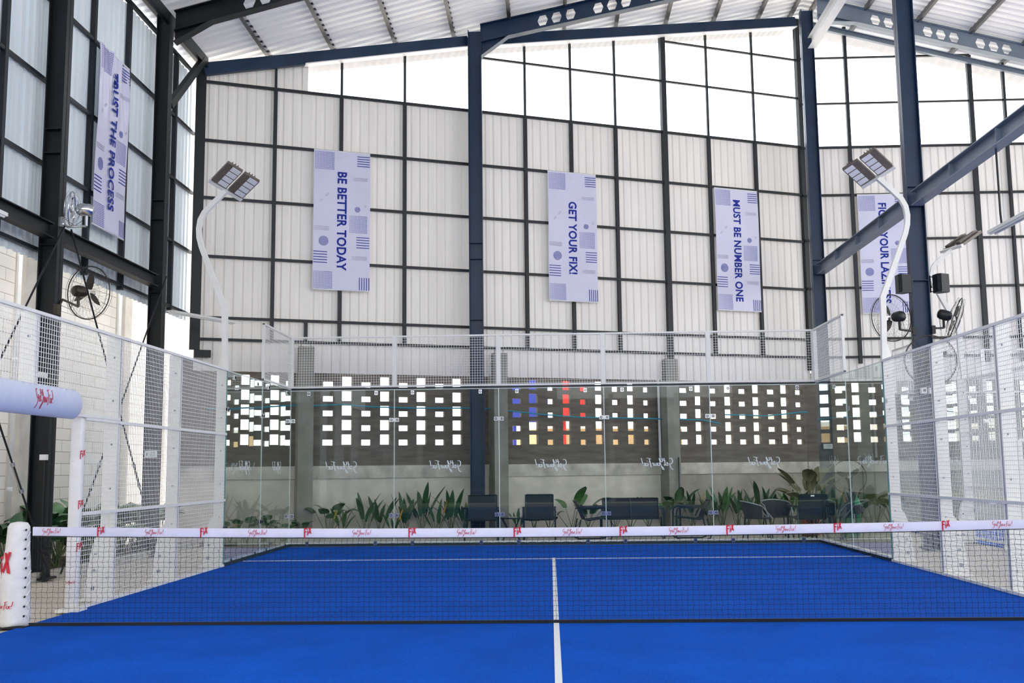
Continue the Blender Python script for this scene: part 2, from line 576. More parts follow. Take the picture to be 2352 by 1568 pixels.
# rear wall, right-hand stretch parallel to the court
YB = 15.9
wb = empty('wall_right_back', kind='structure')
cladding('cladding_sheet', (6.4, YB, 0), (1, 0, 0), (0, -1, 0), 13.0, 3.47, 9.35, CLAD, wb)
for x, w in ((7.6, 0.08), (10.67, 0.11), (11.5, 0.06), (13.0, 0.11), (15.5, 0.1), (18, 0.16)):
    g = MB(); g.bar((x, YB - 0.06, 3.9), (x, YB - 0.06, zr(x) - 0.1), w, 0.1, (0, -1, 0)); g.build('stud', GIRT, wb)
for z, x1 in ((4.06, 19.4), (4.51, 19.4), (5.78, 19.4), (6.99, 19.4), (8.13, 19.4), (9.36, 19.4), (10.5, 15.0), (11.7, 10.7)):
    g = MB(); g.bar((6.4, YB - 0.05, z), (x1, YB - 0.05, z), 0.06, 0.054 if z < 9.5 else 0.04); g.build('girt', GIRT, wb)  # top girts slimmed as glare would show them

# left cladding
XL = -7.32
wl = empty('wall_left', kind='structure')
cladding('cladding_sheet', (XL, 10.73, 0), (0, -1, 0), (1, 0, 0), 16.75, 4.46, 9.58, CLADL, wl, 0.045)
for y in (-2.0, 0.6, 1.9, 3.27, 5.9, 7.27, 9.56):
    g = MB(); g.bar((XL + 0.06, y, 4.5), (XL + 0.06, y, 9.6), 0.08, 0.08, (1, 0, 0)); g.build('stud', GIRT, wl)
for z in (4.58, 5.85, 7.08, 8.33, 9.6):
    g = MB(); g.bar((XL + 0.06, -6, z), (XL + 0.06, 10.66, z), 0.06, 0.055); g.build('girt', GIRT, wl)

# pale block wall outside the left cladding, with piers
wbk = empty('wall_left_outer', kind='structure')
g = MB(); g.box((-8.55, 5.0, 4.0), (0.3, 26, 8.0)); g.build('block_wall', BLOCK, wbk)
for y in (2.2, 6.15, 10.0):
    g = MB(); g.box((-8.32, y, 4.0), (0.2, 0.34, 8.0)); g.build('pier', PLASTER, wbk)

# added, unseen wall behind the camera, shaped for what the court glass reflects
wn = empty('wall_front_unseen', kind='structure')
cladding('cladding_sheet', (20, -15, 0), (-1, 0, 0), (0, 1, 0), 28, 0.0, 4.4, BACKW, wn)
cladding('cladding_sheet', (20, -15.05, 0), (-1, 0, 0), (0, 1, 0), 12.2, 4.4, 5.2, BACKW, wn)
cladding('cladding_sheet', (0.3, -15.05, 0), (-1, 0, 0), (0, 1, 0), 8.3, 4.4, 5.2, BACKW, wn)
for x in (-5.6, -2.3, 2.6, 5.4, 7.6, 9.0):
    g = MB(); g.box((x, -14.9, 2.3), (0.22, 0.16, 4.6)); g.build('pier', PVC, wn)  # pale piers added to reflect as light strips in the back glass

# pierced block wall under the rear cladding
OC = -0.3
wc = empty('wall_back_lower', kind='structure')


def slab_WA(mb, s0, s1, z0, z1, off, th):
    a, b_ = WA(s0, off, 0), WA(s1, off, 0)
    c, d = WA(s0, off - th, 0), WA(s1, off - th, 0)
    mb.add([(a.x, a.y, z0), (b_.x, b_.y, z0), (b_.x, b_.y, z1), (a.x, a.y, z1), (c.x, c.y, z0), (d.x, d.y, z0), (d.x, d.y, z1), (c.x, c.y, z1)],
           [(0, 1, 2, 3), (5, 4, 7, 6), (1, 5, 6, 2), (4, 0, 3, 7), (3, 2, 6, 7), (4, 5, 1, 0)])


TH = 0.14
SMALL = [(1.955 + 0.305 * k, 2.075 + 0.305 * k) for k in range(6)]
LARGE = [(1.97 + 0.306 * k, 2.185 + 0.306 * k) for k in range(5)]


def pierced(bay, cols, s_end):
    """solid wall with staggered openings: cols is a list of (s0, s1, 'S' or 'L')"""
    mb = MB()
    z0, z1 = 1.5, 3.72
    s = bay
    for a, b_, k in cols:
        if a > s:
            slab_WA(mb, s, a, z0, z1, OC, TH)
        z = z0
        for h0, h1 in (SMALL if k == 'S' else LARGE):
            slab_WA(mb, a, b_, z, h0, OC, TH)
            z = h1
        slab_WA(mb, a, b_, z, z1, OC, TH)
        s = b_
    if s_end > s:
        slab_WA(mb, s, s_end, z0, z1, OC, TH)
    return mb.build('pierced_block', PIERCE, wc)


pierced(-0.3, [(0.667, 0.769, 'S'), (0.967, 1.139, 'L'), (1.234, 1.39, 'S'), (1.556, 1.741, 'L'), (1.864, 1.98, 'S')], 2.15)
pierced(2.35, [(2.633, 2.86, 'S'), (3.033, 3.254, 'L'), (3.449, 3.663, 'S'), (3.851, 4.067, 'L'), (4.257, 4.477, 'S'), (4.649, 4.871, 'L'), (5.066, 5.281, 'S'), (5.458, 5.675, 'L')], 6.3)
pierced(6.6, [(6.846, 7.072, 'S'), (7.238, 7.458, 'L'), (7.678, 7.856, 'S'), (8.058, 8.261, 'L'), (8.486, 8.659, 'S'), (8.865, 9.072, 'L'), (9.292, 9.479, 'S'), (9.679, 9.88, 'L'), (10.093, 10.262, 'S')], 10.5)
pierced(10.8, [(11.052, 11.295, 'S'), (11.459, 11.67, 'L'), (11.87, 12.084, 'S'), (12.263, 12.49, 'L'), (12.659, 12.901, 'S'), (13.047, 13.279, 'L'), (13.464, 13.724, 'S'), (13.848, 14.086, 'L'), (14.274, 14.49, 'S')], AEND + 0.3)
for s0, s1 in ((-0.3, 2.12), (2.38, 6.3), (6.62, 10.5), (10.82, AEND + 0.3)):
    g = MB(); slab_WA(g, s0, s1, 0, 1.27, OC, TH); g.build('plaster_panel', PLASTERSH if s0 > 10.7 else PLASTER, wc)
    g = MB(); slab_WA(g, s0, s1, 1.265, 1.53, OC + 0.04, TH + 0.05); g.build('concrete_beam', BEAMC, wc)
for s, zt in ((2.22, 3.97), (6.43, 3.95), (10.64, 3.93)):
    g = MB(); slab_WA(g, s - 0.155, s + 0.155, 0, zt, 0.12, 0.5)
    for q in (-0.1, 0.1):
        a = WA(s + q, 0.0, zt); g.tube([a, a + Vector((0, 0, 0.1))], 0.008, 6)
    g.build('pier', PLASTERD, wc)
# straight stretch to the right
wd = empty('wall_right_lower', kind='structure')
YC = YB + 0.3


def pierced_b(x0, cols, x1):
    mb = MB()
    def sb(a, b_, u, v):
        if b_ > a and v > u:
            mb.box(((a + b_) / 2, YC + TH / 2, (u + v) / 2), (b_ - a, TH, v - u))
    x = x0
    for a, b_, k in cols:
        sb(x, a, 1.5, 3.7)
        z = 1.5
        for h0, h1 in ([(h[0] + 0.03, h[1] + 0.05) for h in (SMALL if k == 'S' else LARGE)]):
            sb(a, b_, z, h0); z = h1
        sb(a, b_, z, 3.7); x = b_
    sb(x, x1, 1.5, 3.7)
    mb.build('pierced_block', PIERCE, wd)


cb = []
x = 6.63
k = 0
while x < 18:
    w = 0.21
    if not (9.2 < x < 9.6 or 13.3 < x < 13.7):
        cb.append((x, x + w, 'LS'[k % 2]))
    x += 0.41; k += 1
pierced_b(6.3, cb, 19.5)
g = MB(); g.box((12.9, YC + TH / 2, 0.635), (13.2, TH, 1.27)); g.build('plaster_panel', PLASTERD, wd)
g = MB(); g.box((12.9, YC + 0.03, 1.4), (13.2, TH + 0.06, 0.26)); g.build('concrete_beam', BEAMC, wd)
for x in (9.4, 13.5):
    g = MB(); g.box((x, YC - 0.1, 1.9), (0.3, 0.4, 3.8)); g.build('pier', BEAMC, wd)


# ------------------------------------------------------------------ buildings seen through the openings
def house(cx, cy, w, d, h, m, label, rz=0.37):
    r = empty('building', (cx, cy, -0.25), label, 'building', rz=rz)
    g = MB(); g.box((0, 0, h / 2), (w, d, h)); g.build('walls', m, r)
    g = MB(); g.box((0, 0, h + 0.06), (w + 0.3, d + 0.3, 0.12)); g.build('roof_slab', OUTW, r)
    for i in range(int(w // 1.6)):
        g = MB(); g.box((-w / 2 + 0.9 + 1.6 * i, -d / 2 - 0.01, h * 0.62), (0.6, 0.06, 0.7)); g.build('window_opening', BLACK, r)
    return r


house(1.2, 20.5, 4.2, 3.0, 2.75, TANW, 'low tan rendered building seen through the pierced wall beyond the bench')
house(7.0, 24.0, 3.4, 3.0, 3.2, OUTW, 'pale rendered building beyond the right end of the pierced wall')
house(11.5, 21.0, 3.2, 2.6, 3.0, OUTW, 'pale building glimpsed behind the straight stretch of pierced wall')
for nm, s, m, z0, z1, lab, ct in (('blue_hoarding', (7.45, 8.45), BLUEW, 2.55, 3.6, 'blue board outside, seen through the openings of the pierced wall', 'board'),
                                 ('red_hoarding', (8.75, 9.7), REDW, 2.6, 3.6, 'red board outside, seen through openings right of the blue board', 'board')):
    g = MB(); slab_WA(g, s[0], s[1], z0, z1, -2.2, 0.06)
    slab_WA(g, s[0] + 0.1, s[0] + 0.18, -0.2, z0, -2.22, 0.05); slab_WA(g, s[1] - 0.18, s[1] - 0.1, -0.2, z0, -2.22, 0.05)
    tag(g.build(nm, m), lab, ct)


# ------------------------------------------------------------------ steel frame
def column(name, x, y, ztop, w, bf, m, label, group=None, plate=True):
    """I-section: web across X, flanges facing +-X"""
    r = empty(name, (x, y, 0), label, 'column', group, 'structure')
    g = MB()
    g.box((0, 0, ztop / 2), (w, 0.012, ztop)); g.build('web', m, r)
    for s in (-1, 1):
        g = MB(); g.box((s * (w / 2 - 0.008), 0, ztop / 2), (0.016, bf, ztop)); g.build('flange', m, r)
    g = MB()
    for z in (4.62, 5.95, 6.3):
        g.box((0, 0, z), (w - 0.03, bf - 0.01, 0.012))
    g.build('stiffener', m, r)
    if plate:
        g = MB(); g.box((0, 0, 0.02), (w + 0.12, bf + 0.14, 0.03)); g.build('base_plate', m, r)
    return r


column('steel_column', -7.03, 4.33, zr(-7) - 0.05, 0.27, 0.2, STEELB, 'black steel column standing left of the net behind the padded doorway')
column('steel_column', -7.02, 8.3, zr(-7) - 0.05, 0.25, 0.19, STEELB, 'black steel column second along the left wall, at the banner edge')
column('steel_column', -7.03, 0.4, zr(-7) - 0.05, 0.27, 0.2, STEELB, 'black steel column nearest the camera on the left wall, cut by the picture edge')
_c = WA(5.81, 0.35, 0)
column('steel_column', _c.x, _c.y, 11.12, 0.30, 0.2, STEEL, 'dark blue steel column in the middle of the back wall, behind the glass')
column('steel_column', 6.42, 14.9, 12.55, 0.29, 0.2, STEEL, 'dark blue steel column at the ridge, far right end of the slanted back wall')
column('steel_column', 6.47, 8.4, 12.7, 0.3, 0.2, STEEL, 'dark blue steel column carrying the speakers and fans on the right')
# corner column hung on the wall stub
cc = empty('corner_column', (-7.08, 10.5, 3.85), 'slim dark corner column where the left and back walls meet', 'column', kind='structure')
g = MB(); g.bar((0, 0, 0), (0, 0, 5.9), 0.2, 0.14, NA); g.build('shaft', STEELB, cc)
g = MB(); g.bar((0.0, -0.02, -0.08), (0.3, 0.1, -0.08), 0.16, 0.14); g.build('bracket', STEELB, cc)


def ibeam(name, a, b_, h, bf, m, label, cat='beam', web_th=0.012, stiff=0):
    a, b_ = Vector(a), Vector(b_)
    r = empty(name, a, label, cat, kind='structure')
    d = b_ - a
    u = Vector((0, 0, 1))
    sd = d.normalized().cross(u).normalized(); up = sd.cross(d.normalized())
    g = MB(); g.bar((0, 0, 0), d, web_th, h, u); g.build('web', m, r)
    for s in (-1, 1):
        g = MB(); g.bar(up * (s * h / 2), d + up * (s * h / 2), bf, 0.014, u); g.build('flange', m, r)
    if stiff:
        g = MB()
        for i in range(1, stiff + 1):
            q = d * (i / (stiff + 1))
            g.bar(q - up * (h / 2 - 0.01), q + up * (h / 2 - 0.01), bf * 0.9, 0.012, d)
        g.build('stiffener', m, r)
    return r


ibeam('tie_beam', (6.46, 14.75, 6.06), (6.46, 8.55, 6.06), 0.24, 0.2, GREYB, 'grey steel beam sloping in view between the two right-hand columns', stiff=3)
ibeam('tie_beam', (6.46, 8.25, 6.06), (6.46, -4.0, 6.06), 0.24, 0.2, GREYB, 'grey steel beam from the speaker column towards the upper right corner', stiff=6)
ibeam('tie_beam', (-7.0, 8.1, 4.8), (-7.0, 4.5, 4.8), 0.2, 0.16, STEELB, 'black steel beam between the two left-wall columns under the banner')
ibeam('tie_beam', (-7.0, 4.2, 4.8), (-7.0, 0.55, 4.8), 0.2, 0.16, STEELB, 'black steel beam running out of the left picture edge')
ibeam('ridge_beam', (6.5, 14.75, 11.66), (6.5, -6, 11.66), 0.26, 0.2, WHITEB, 'bright-lit steel beam along the ridge rising to the top picture edge')  # strong light on the beam is put into its pale colour

# knee braces
def brace(a, b_, w, h, m, label):
    g = MB(); L = Vector(a); g.bar((0, 0, 0), Vector(b_) - L, w, h)
    o = g.build('knee_brace', m); o.location = L
    return tag(o, label, 'brace', kind='structure')


brace((-6.95, 8.45, 8.15), (-6.95, 10.2, 9.72), 0.1, 0.14, STEELB, 'black diagonal brace from the second left column up to the eave')


def castellated(name, xs, y, h, m, label, side=1, z_off=0.0, haunch=None):
    """rafter following the roof pitch with hexagonal web holes in threes; xs = (x_start, x_end)"""
    x0, x1 = xs
    r = empty(name, (x0, y, zr(x0) - h), label, 'rafter', kind='structure')
    L0 = Vector(r.location)
    g = MB()
    cell = 0.305
    n = int((x1 - x0) / cell)
    cell = (x1 - x0) / n
    hh = h * 0.30
    def P(x, t):            # t in -0.5..0.5 of height
        return (x - L0.x, 0, zr(x) - h / 2 + t * h - L0.z)
    for i in range(n):
        a = x0 + i * cell
        b_ = a + cell
        solid = i < 3 or (i - 3) % 4 == 0 or i == n - 1
        if solid:
            g.add([P(a, -0.5), P(b_, -0.5), P(b_, 0.5), P(a, 0.5)], [(0, 1, 2, 3)])
        else:
            c = (a + b_) / 2
            t = 0.29
            q1, q2 = 0.115, 0.065
            V = [P(a, -0.5), P(b_, -0.5), P(b_, 0.5), P(a, 0.5),
                 P(c - q1, 0), P(c - q2, -t), P(c + q2, -t), P(c + q1, 0), P(c + q2, t), P(c - q2, t)]
            g.add(V, [(0, 1, 6, 5), (2, 3, 9, 8), (0, 5, 4), (0, 4, 3), (3, 4, 9), (1, 7, 6), (1, 2, 7), (2, 8, 7)])
    g.build('web', m, r)
    segs = [x0, -1.7, x1] if x0 < -1.7 < x1 else [x0, x1]
    for t, nm in ((0.5, 'flange'), (-0.5, 'flange')):
        g = MB()
        for a, b_ in zip(segs[:-1], segs[1:]):
            g.bar(P(a, t), P(b_, t), 0.2, 0.016)
        g.build(nm, m, r)
    if haunch:
        hx, hd = haunch
        xa, xb = (x0, x0 + hx) if side > 0 else (x1, x1 - hx)
        g = MB()
        A, B, C = Vector(P(xa, -0.5)), Vector(P(xb, -0.5)), Vector(P(xa, -0.5)) + Vector((0, 0, -hd))
        g.add([A, B, C], [(0, 1, 2)])
        g.bar(C, B, 0.2, 0.016)
        g.build('haunch', m, r)
    return r


castellated('rafter', (-6.85, 6.3), 8.35, 0.37, STEELB, 'black rafter with hexagonal holes over the court, rising from the second left column', haunch=(0.68, 0.22))
castellated('rafter', (-1.45, 6.3), 12.35, 0.40, STEEL, 'dark blue rafter with hexagonal holes rising from the middle column', haunch=(0.62, 0.33))
castellated('rafter', (-6.85, 6.3), 4.4, 0.42, STEELB, 'black rafter overhead nearer the camera, out of the frame')
castellated('rafter', (6.7, 19.5), 14.9, 0.40, GREYB, 'slate rafter with hexagonal holes sloping down to the right picture edge', haunch=(0.9, 0.2))
castellated('rafter', (6.7, 19.5), 8.4, 0.42, STEEL, 'dark rafter with holes at the upper right corner of the picture', haunch=(0.9, 0.2))

# gable beam along the slanted rear wall
gb = empty('gable_beam', WA(0.1, 0.1, zr(-7)), 'dark steel beam along the top of the slanted back wall under the roof', 'beam', kind='structure')
g = MB()
for s0, s1, dp in ((0.05, 5.72, 0.26), (5.92, 14.45, 0.27)):
    xs = [s0, (s0 + s1) / 2 if s0 < 1 else s1, s1]
    for a, b_ in ((s0, s1),):
        qa, qb = WA(a, 0.12, 0), WA(b_, 0.12, 0)
        qa.z, qb.z = zr(qa.x) - 0.1 - dp / 2, zr(qb.x) - 0.1 - dp / 2
        g.bar(qa - Vector(gb.location), qb - Vector(gb.location), 0.10, dp)
g.build('web', STEEL, gb)
g = MB()
for s0, s1, dp in ((2.1, 5.72, 0.26), (5.92, 14.45, 0.27)):
    qa, qb = WA(s0, 0.12, 0), WA(s1, 0.12, 0)
    qa.z, qb.z = zr(qa.x) - 0.1 - dp, zr(qb.x) - 0.1 - dp
    g.bar(qa - Vector(gb.location), qb - Vector(gb.location), 0.2, 0.02)
g.build('flange', WHITEB, gb)  # light from below put into the pale flange colour
ibeam('gable_beam', (6.7, YB - 0.15, zr(6.7) - 0.28), (19.5, YB - 0.15, zr(19.5) - 0.28), 0.12, 0.1, GREYB, 'slate beam along the top of the straight right-hand back wall')

# ------------------------------------------------------------------ roof
ce = empty('ceiling', kind='structure')
def yback(x):
    return 10.52 + 0.4 * (x + 7.1) if x < AEND * DA.x + PA.x else YB


pr = sheet_profile(34, 0.25, 0.12, 0.075)
OH = 0.62
g = MB()
y0 = -15.0
prev = None
for s, h in pr:
    y = y0 + s
    if y > YB + OH:
        break
    xs = max(-7.42, (y - OH - 10.52) / 0.4 - 7.1)
    row = []
    for x in (xs, max(xs + 0.01, -1.7), 6.5):
        row.append((x, y, zr(x) + 0.11 + (0.05 - h)))
    row.append((6.5, y, zr(6.5) + 0.11 + (0.05 - h)))
    row.append((19.8, y, zr(19.8) + 0.11 + (0.05 - h)))
    if prev:
        k = len(g.v)
        g.add(prev + row, [(0, 1, 6, 5), (1, 2, 7, 6), (3, 4, 9, 8)])
    prev = row
g.build('roof_sheet', ROOF, ce)
PX = [-7.15, -5.87, -4.6, -3.32, -2.06, -0.8, 0.45, 1.7, 2.95, 4.2, 5.4, 6.3, 6.75, 7.9, 9.15, 10.4, 11.65, 12.9, 14.2, 15.5, 17, 18.5]
for x in PX:
    g = MB()
    z = zr(x) + 0.05
    yb = yback(x) + 0.45
    g.bar((x - 0.04, -15, z), (x - 0.04, yb, z), 0.012, 0.12)
    g.bar((x, -15, z + 0.055), (x, yb, z + 0.055), 0.07, 0.01)
    g.bar((x, -15, z - 0.055), (x, yb, z - 0.055), 0.07, 0.01)
    g.build('purlin', PURL, ce)
# eave strut and gutter along the left wall
g = MB(); g.bar((-6.95, -10, zr(-7) - 0.1), (-6.95, 10.4, zr(-7) - 0.1), 0.08, 0.2); tag(g.build('eave_strut', STEELB), 'black eave strut along the top of the left wall', 'beam', kind='structure')
g = MB(); g.bar((-7.42, -10, zr(-7.5) - 0.02), (-7.42, 10.4, zr(-7.5) - 0.02), 0.14, 0.14); tag(g.build('gutter', WHITEB), 'pale gutter outside the left eave', 'gutter', kind='structure')
# narrow soffit strip under the overhang beyond the slanted wall
g = MB()
n = 150
vs = []
for i in range(n + 1):
    s = 1.6 + (AEND - 1.6) * i / n
    h = 0.015 * (i % 2)
    for off in (-0.02, -0.6):
        q = WA(s, off, 0)
        vs.append((q.x, q.y, zr(q.x) - 0.12 - h - (0.1 if off < -0.1 else 0)))
g.add(vs, [(2 * i, 2 * i + 2, 2 * i + 3, 2 * i + 1) for i in range(n)])
g.build('soffit_sheet', SOFFIT, ce)
g = MB()
vs = []
for i in range(121):
    x = 6.5 + 12.9 * i / 120
    for y in (YB + 0.02, YB + 0.6):
        vs.append((x, y, zr(x) - 0.12 - 0.015 * (i % 2) - (0.1 if y > YB + 0.1 else 0)))
g.add(vs, [(2 * i, 2 * i + 2, 2 * i + 3, 2 * i + 1) for i in range(120)])
g.build('soffit_sheet', SOFFIT, ce)


# ------------------------------------------------------------------ padel cage
def fence_post(x, y, side, label, h=3.0, gusset=True, z0=0.0):
    """white box post; its broad plate stands outwards (side = -1 left, +1 right)"""
    r = empty('fence_post', (x, y, 0), label, 'post')
    g = MB(); g.box((side * 0.075, 0, (h + z0) / 2), (0.15, 0.075, h - z0)); g.build('shaft', WHITE, r)
    if gusset:
        g = MB()
        pf = [(0.15, 0.78), (0.21, 0.7), (0.25, 0.58), (0.29, 0.3), (0.32, 0.0), (0.14, 0.0)]
        vs = [(side * a, yy, z) for yy in (-0.03, 0.03) for a, z in pf]
        g.add(vs, [tuple(range(5, -1, -1)), tuple(range(6, 12))] + [(i, (i + 1) % 6, 6 + (i + 1) % 6, 6 + i) for i in range(6)])
        g.build('gusset', WHITE, r)
        for a, z, q in ((0.2, 0.52, 0.014), (0.21, 0.33, 0.02), (0.22, 0.14, 0.026)):
            g = MB(); g.lathe((side * a, -0.034, z), [(q, -0.004), (q, 0.006)], 10, (0, -1, 0))
            g.build('bolt', GREYB, r)
        g = MB(); g.box((side * 0.17, 0, 0.012), (0.36, 0.16, 0.024)); g.build('foot_plate', WHITE, r)
    for z in [k * 0.5 + 0.25 for k in range(int(h * 2)) if k * 0.5 + 0.25 > z0]:
        g = MB()
        g.lathe((side * 0.06, -0.038, z), [(0.013, 0), (0.013, 0.008)], 8, (0, -1, 0))
        g.build('screw', GREYB, r)
    return r


def wire_grid(mb, o, du, dv, U, V, pu=0.05, pv=0.05, t=0.0048):
    o, du, dv = Vector(o), Vector(du), Vector(dv)
    nrm = du.cross(dv)
    n = int(round(U / pu))
    for i in range(n + 1):
        u = U * i / n
        mb.bar(o + du * u, o + du * u + dv * V, t, t, nrm)
    n = int(round(V / pv))
    for i in range(n + 1):
        v = V * i / n
        mb.bar(o + dv * v + nrm * 0.004, o + du * U + dv * v + nrm * 0.004, t, t, nrm)


def mesh_panel(name, o, du, U, z0, z1, label, group, rails=(), posts=(), inward=None):
    """welded white mesh panel in the plane (du, z)"""
    r = empty(name, o, label, 'mesh panel', group)
    g = MB(); wire_grid(g, (0, 0, z0), du, (0, 0, 1), U, z1 - z0); g.build('wire_mesh', WIRE, r)
    d = Vector(du)
    for z in [z0 + 0.015, z1 - 0.015] + list(rails):
        g = MB(); g.bar(Vector((0, 0, z)), d * U + Vector((0, 0, z)), 0.04, 0.032 if z not in rails else 0.036); g.build('rail', WHITE, r)
    for u in posts:
        g = MB(); g.bar(d * u + Vector((0, 0, z0)), d * u + Vector((0, 0, z1)), 0.045, 0.04, d); g.build('upright', WHITE, r)
    return r


GF = 'mesh panels of the front court'
for side, nm in ((-1, 'left'), (1, 'right')):
    X = 5.0 * side
    ys = [6, 4, 2, 0, -2, -4]
    for i, y in enumerate(ys):
        lab = {6: f'white fence post under the bent lamp pole, {nm} court fence',
               4: f'white fence post second from the glass in the {nm} court fence',
               2: f'white fence post third from the glass in the {nm} court fence',
               0: f'white fence post beside the net in the {nm} court fence',
               -2: f'white fence post fifth from the glass in the {nm} fence, outside the frame',
               -4: f'white fence post sixth from the glass in the {nm} fence, outside the frame'}[y]
        above = side == -1 and y == 0
        fence_post(X, y, side, lab, 3.0, not above, 2.25 if above else 0.0)
    for i in range(len(ys) - 1):
        y1, y0 = ys[i], ys[i + 1]
        z0 = 0.05
        lab = f'white welded mesh panel {["next to the glass", "second from the glass", "third from the glass", "fourth from the glass", "fifth from the glass"][i]} in the {nm} court fence'
        if side == -1 and y1 == 2:
            mesh_panel('mesh_fence', (X, 1.12, 0), (0, 1, 0), 0.88, 0.012, 2.02, 'narrow white mesh panel beside the padded doorway in the left fence', GF, rails=(1.0,))
            mesh_panel('mesh_fence', (X, 0, 0), (0, 1, 0), 2.0, 2.02, 3.0, 'white mesh panel above the end of the padded doorway bar, left fence', GF)
            continue
        if side == -1 and y1 <= 0:
            mesh_panel('mesh_fence', (X, y0, 0), (0, 1, 0), 2.0, 2.02, 3.0, f'white mesh panel above the padded bar, {ORD[i]} from the glass in the left fence', GF)
            continue
        mesh_panel('mesh_fence', (X, y0, 0), (0, 1, 0), 2.0, 0.012, 3.0, lab, GF, rails=(1.0, 2.0))
    # raised corner panel over the first glass pane
    mesh_panel('mesh_fence', (X, 8, 0), (0, 1, 0), 2.0, 3.0, 4.0, f'white mesh panel stepping up above the glass at the {nm} back corner', GF, posts=(0.02, 1.96))
BACKN = ['leftmost', 'second from left', 'middle', 'second from right', 'rightmost']
for i in range(5):
    mesh_panel('mesh_fence', (-5 + 2 * i, 10, 0), (1, 0, 0), 2.0, 3.01, 4.0, f'{BACKN[i]} white mesh panel above the back glass of the court', GF, posts=(0.02, 1.98))
for side, nm in ((-1, 'left'), (1, 'right')):
    r = empty('corner_post', (5.0 * side + 0.03 * side, 10.03, 0), f'slim white steel post at the {nm} back corner of the glass', 'post')
    g = MB(); g.box((0, 0, 3.5), (0.06, 0.06, 1.0)); g.build('shaft', WHITE, r)


def clip_mesh(two):
    mb = MB()
    mb.cur = 0
    for dx in ((-0.055, 0.055) if two else (0,)):
        mb.box((dx, 0, 0), (0.075 if two else 0.062, 0.012, 0.075))
        mb.cur = 1
        mb.ring((dx, -0.009, 0), 0.017, 0.006, (0, 1, 0), 14, 5)
        mb.cur = 0
    if two:
        mb.box((0, 0.004, 0), (0.12, 0.008, 0.06))
    return mb


CLIP1 = None


def glass_panel(o, du, U, z0, z1, label, clips, script_at=None, flip=False, group='glass panels of the front court', edge=True):
    r = empty('glass_screen', o, label, 'glass panel', group)
    d = Vector(du); nrm = Vector((d.y, -d.x, 0))
    g = MB(); g.bar(d * 0.006 + Vector((0, 0, (z0 + z1) / 2)), d * (U - 0.006) + Vector((0, 0, (z0 + z1) / 2)), 0.012, z1 - z0); g.build('pane', GLASS, r)
    g = MB(); g.bar(d * 0.0 + Vector((0, 0, z0)), d * 0.0 + Vector((0, 0, z1)), 0.014, 0.014, d); g.build('joint_edge', GEDGE, r)  # pale strip painting the bright glass edges at the joint gap
    g = MB(); g.bar(Vector((0, 0, z1 - 0.006)), d * U + Vector((0, 0, z1 - 0.006)), 0.013, 0.012); g.build('top_edge', GEDGE, r)
    g = MB(); g.bar(Vector((0, 0, 0.075)) - nrm * 0.03, d * U + Vector((0, 0, 0.075)) - nrm * 0.03, 0.05, 0.03); g.build('base_rail', WHITE, r)
    g = MB(); g.bar(Vector((0, 0, 0.035)), d * U + Vector((0, 0, 0.035)), 0.03, 0.05); g.build('base_gap_strip', GAPSH, r)  # dark strip standing in for the shadow gap above the turf
    global CLIP1
    if CLIP1 is None:
        a = clip_mesh(False).build('clip', [CHROME, BLACK]); b_ = clip_mesh(True).build('clip', [CHROME, BLACK])
        CLIP1 = (a.data, b_.data)
        bpy.data.objects.remove(a); bpy.data.objects.remove(b_)
    for u, z, two in clips:
        c = bpy.data.objects.new('clip', CLIP1[1 if two else 0])
        COL.objects.link(c)
        c.parent = r
        c.location = d * u + Vector((0, 0, z)) + nrm * 0.016
        c.rotation_euler = (0, 0, math.atan2(d.y, d.x))
    if script_at:
        g = MB()
        u, w = script_at
        flat_on(g, [(x, y, -t if flip else t) for x, y, t in SQF[0]], SQF[1], d * u + Vector((0, 0, 1.49)) + nrm * 0.0085, (-d if flip else d), (0, 0, 1), w)
        g.build('lettering', GLYPH, r)
    return r


CL = [(0.35, 2.9, False), (1.65, 2.9, False), (0.0, 2.38, True), (0.0, 0.58, True), (0.35, 0.068, False), (1.65, 0.068, False)]
for i in range(5):
    glass_panel((-5 + 2 * i, 10, 0), (1, 0, 0), 2.0, 0.01, 2.965, f'{BACKN[i]} clear glass panel of the back wall with mirrored white script', CL,
                (0.98 if i else 0.99, 0.6), True)
for side, nm in ((-1, 'left'), (1, 'right')):
    for k, y in enumerate((8, 6)):
        lab = f'clear glass panel of the {nm} side wall {"at the back corner" if k == 0 else "beside the fence and lamp pole"}'
        glass_panel((5.0 * side, y, 0), (0, 1, 0), 2.0, 0.01, 2.985, lab, CL, (1.0, 0.6), side < 0)
# green visible edge of the last side panes
    # (kept with the fence as a slim edge trim)
    g = MB(); g.bar((5.0 * side - 0.004 * side, 5.985, 0.02), (5.0 * side - 0.004 * side, 5.985, 2.98), 0.02, 0.012, (0, 1, 0))
    tag(g.build('edge_trim', TEAL), f'thin teal glass edge against the end post on the {nm}', 'trim')

# steel angle closing the top of the back glass, its shadow put into the colour
g = MB(); g.bar((-5, 10.02, 2.985), (5, 10.02, 2.985), 0.03, 0.03); tag(g.build('top_angle', BLACK), 'shadow-dark steel angle between back glass and the mesh above', 'trim')


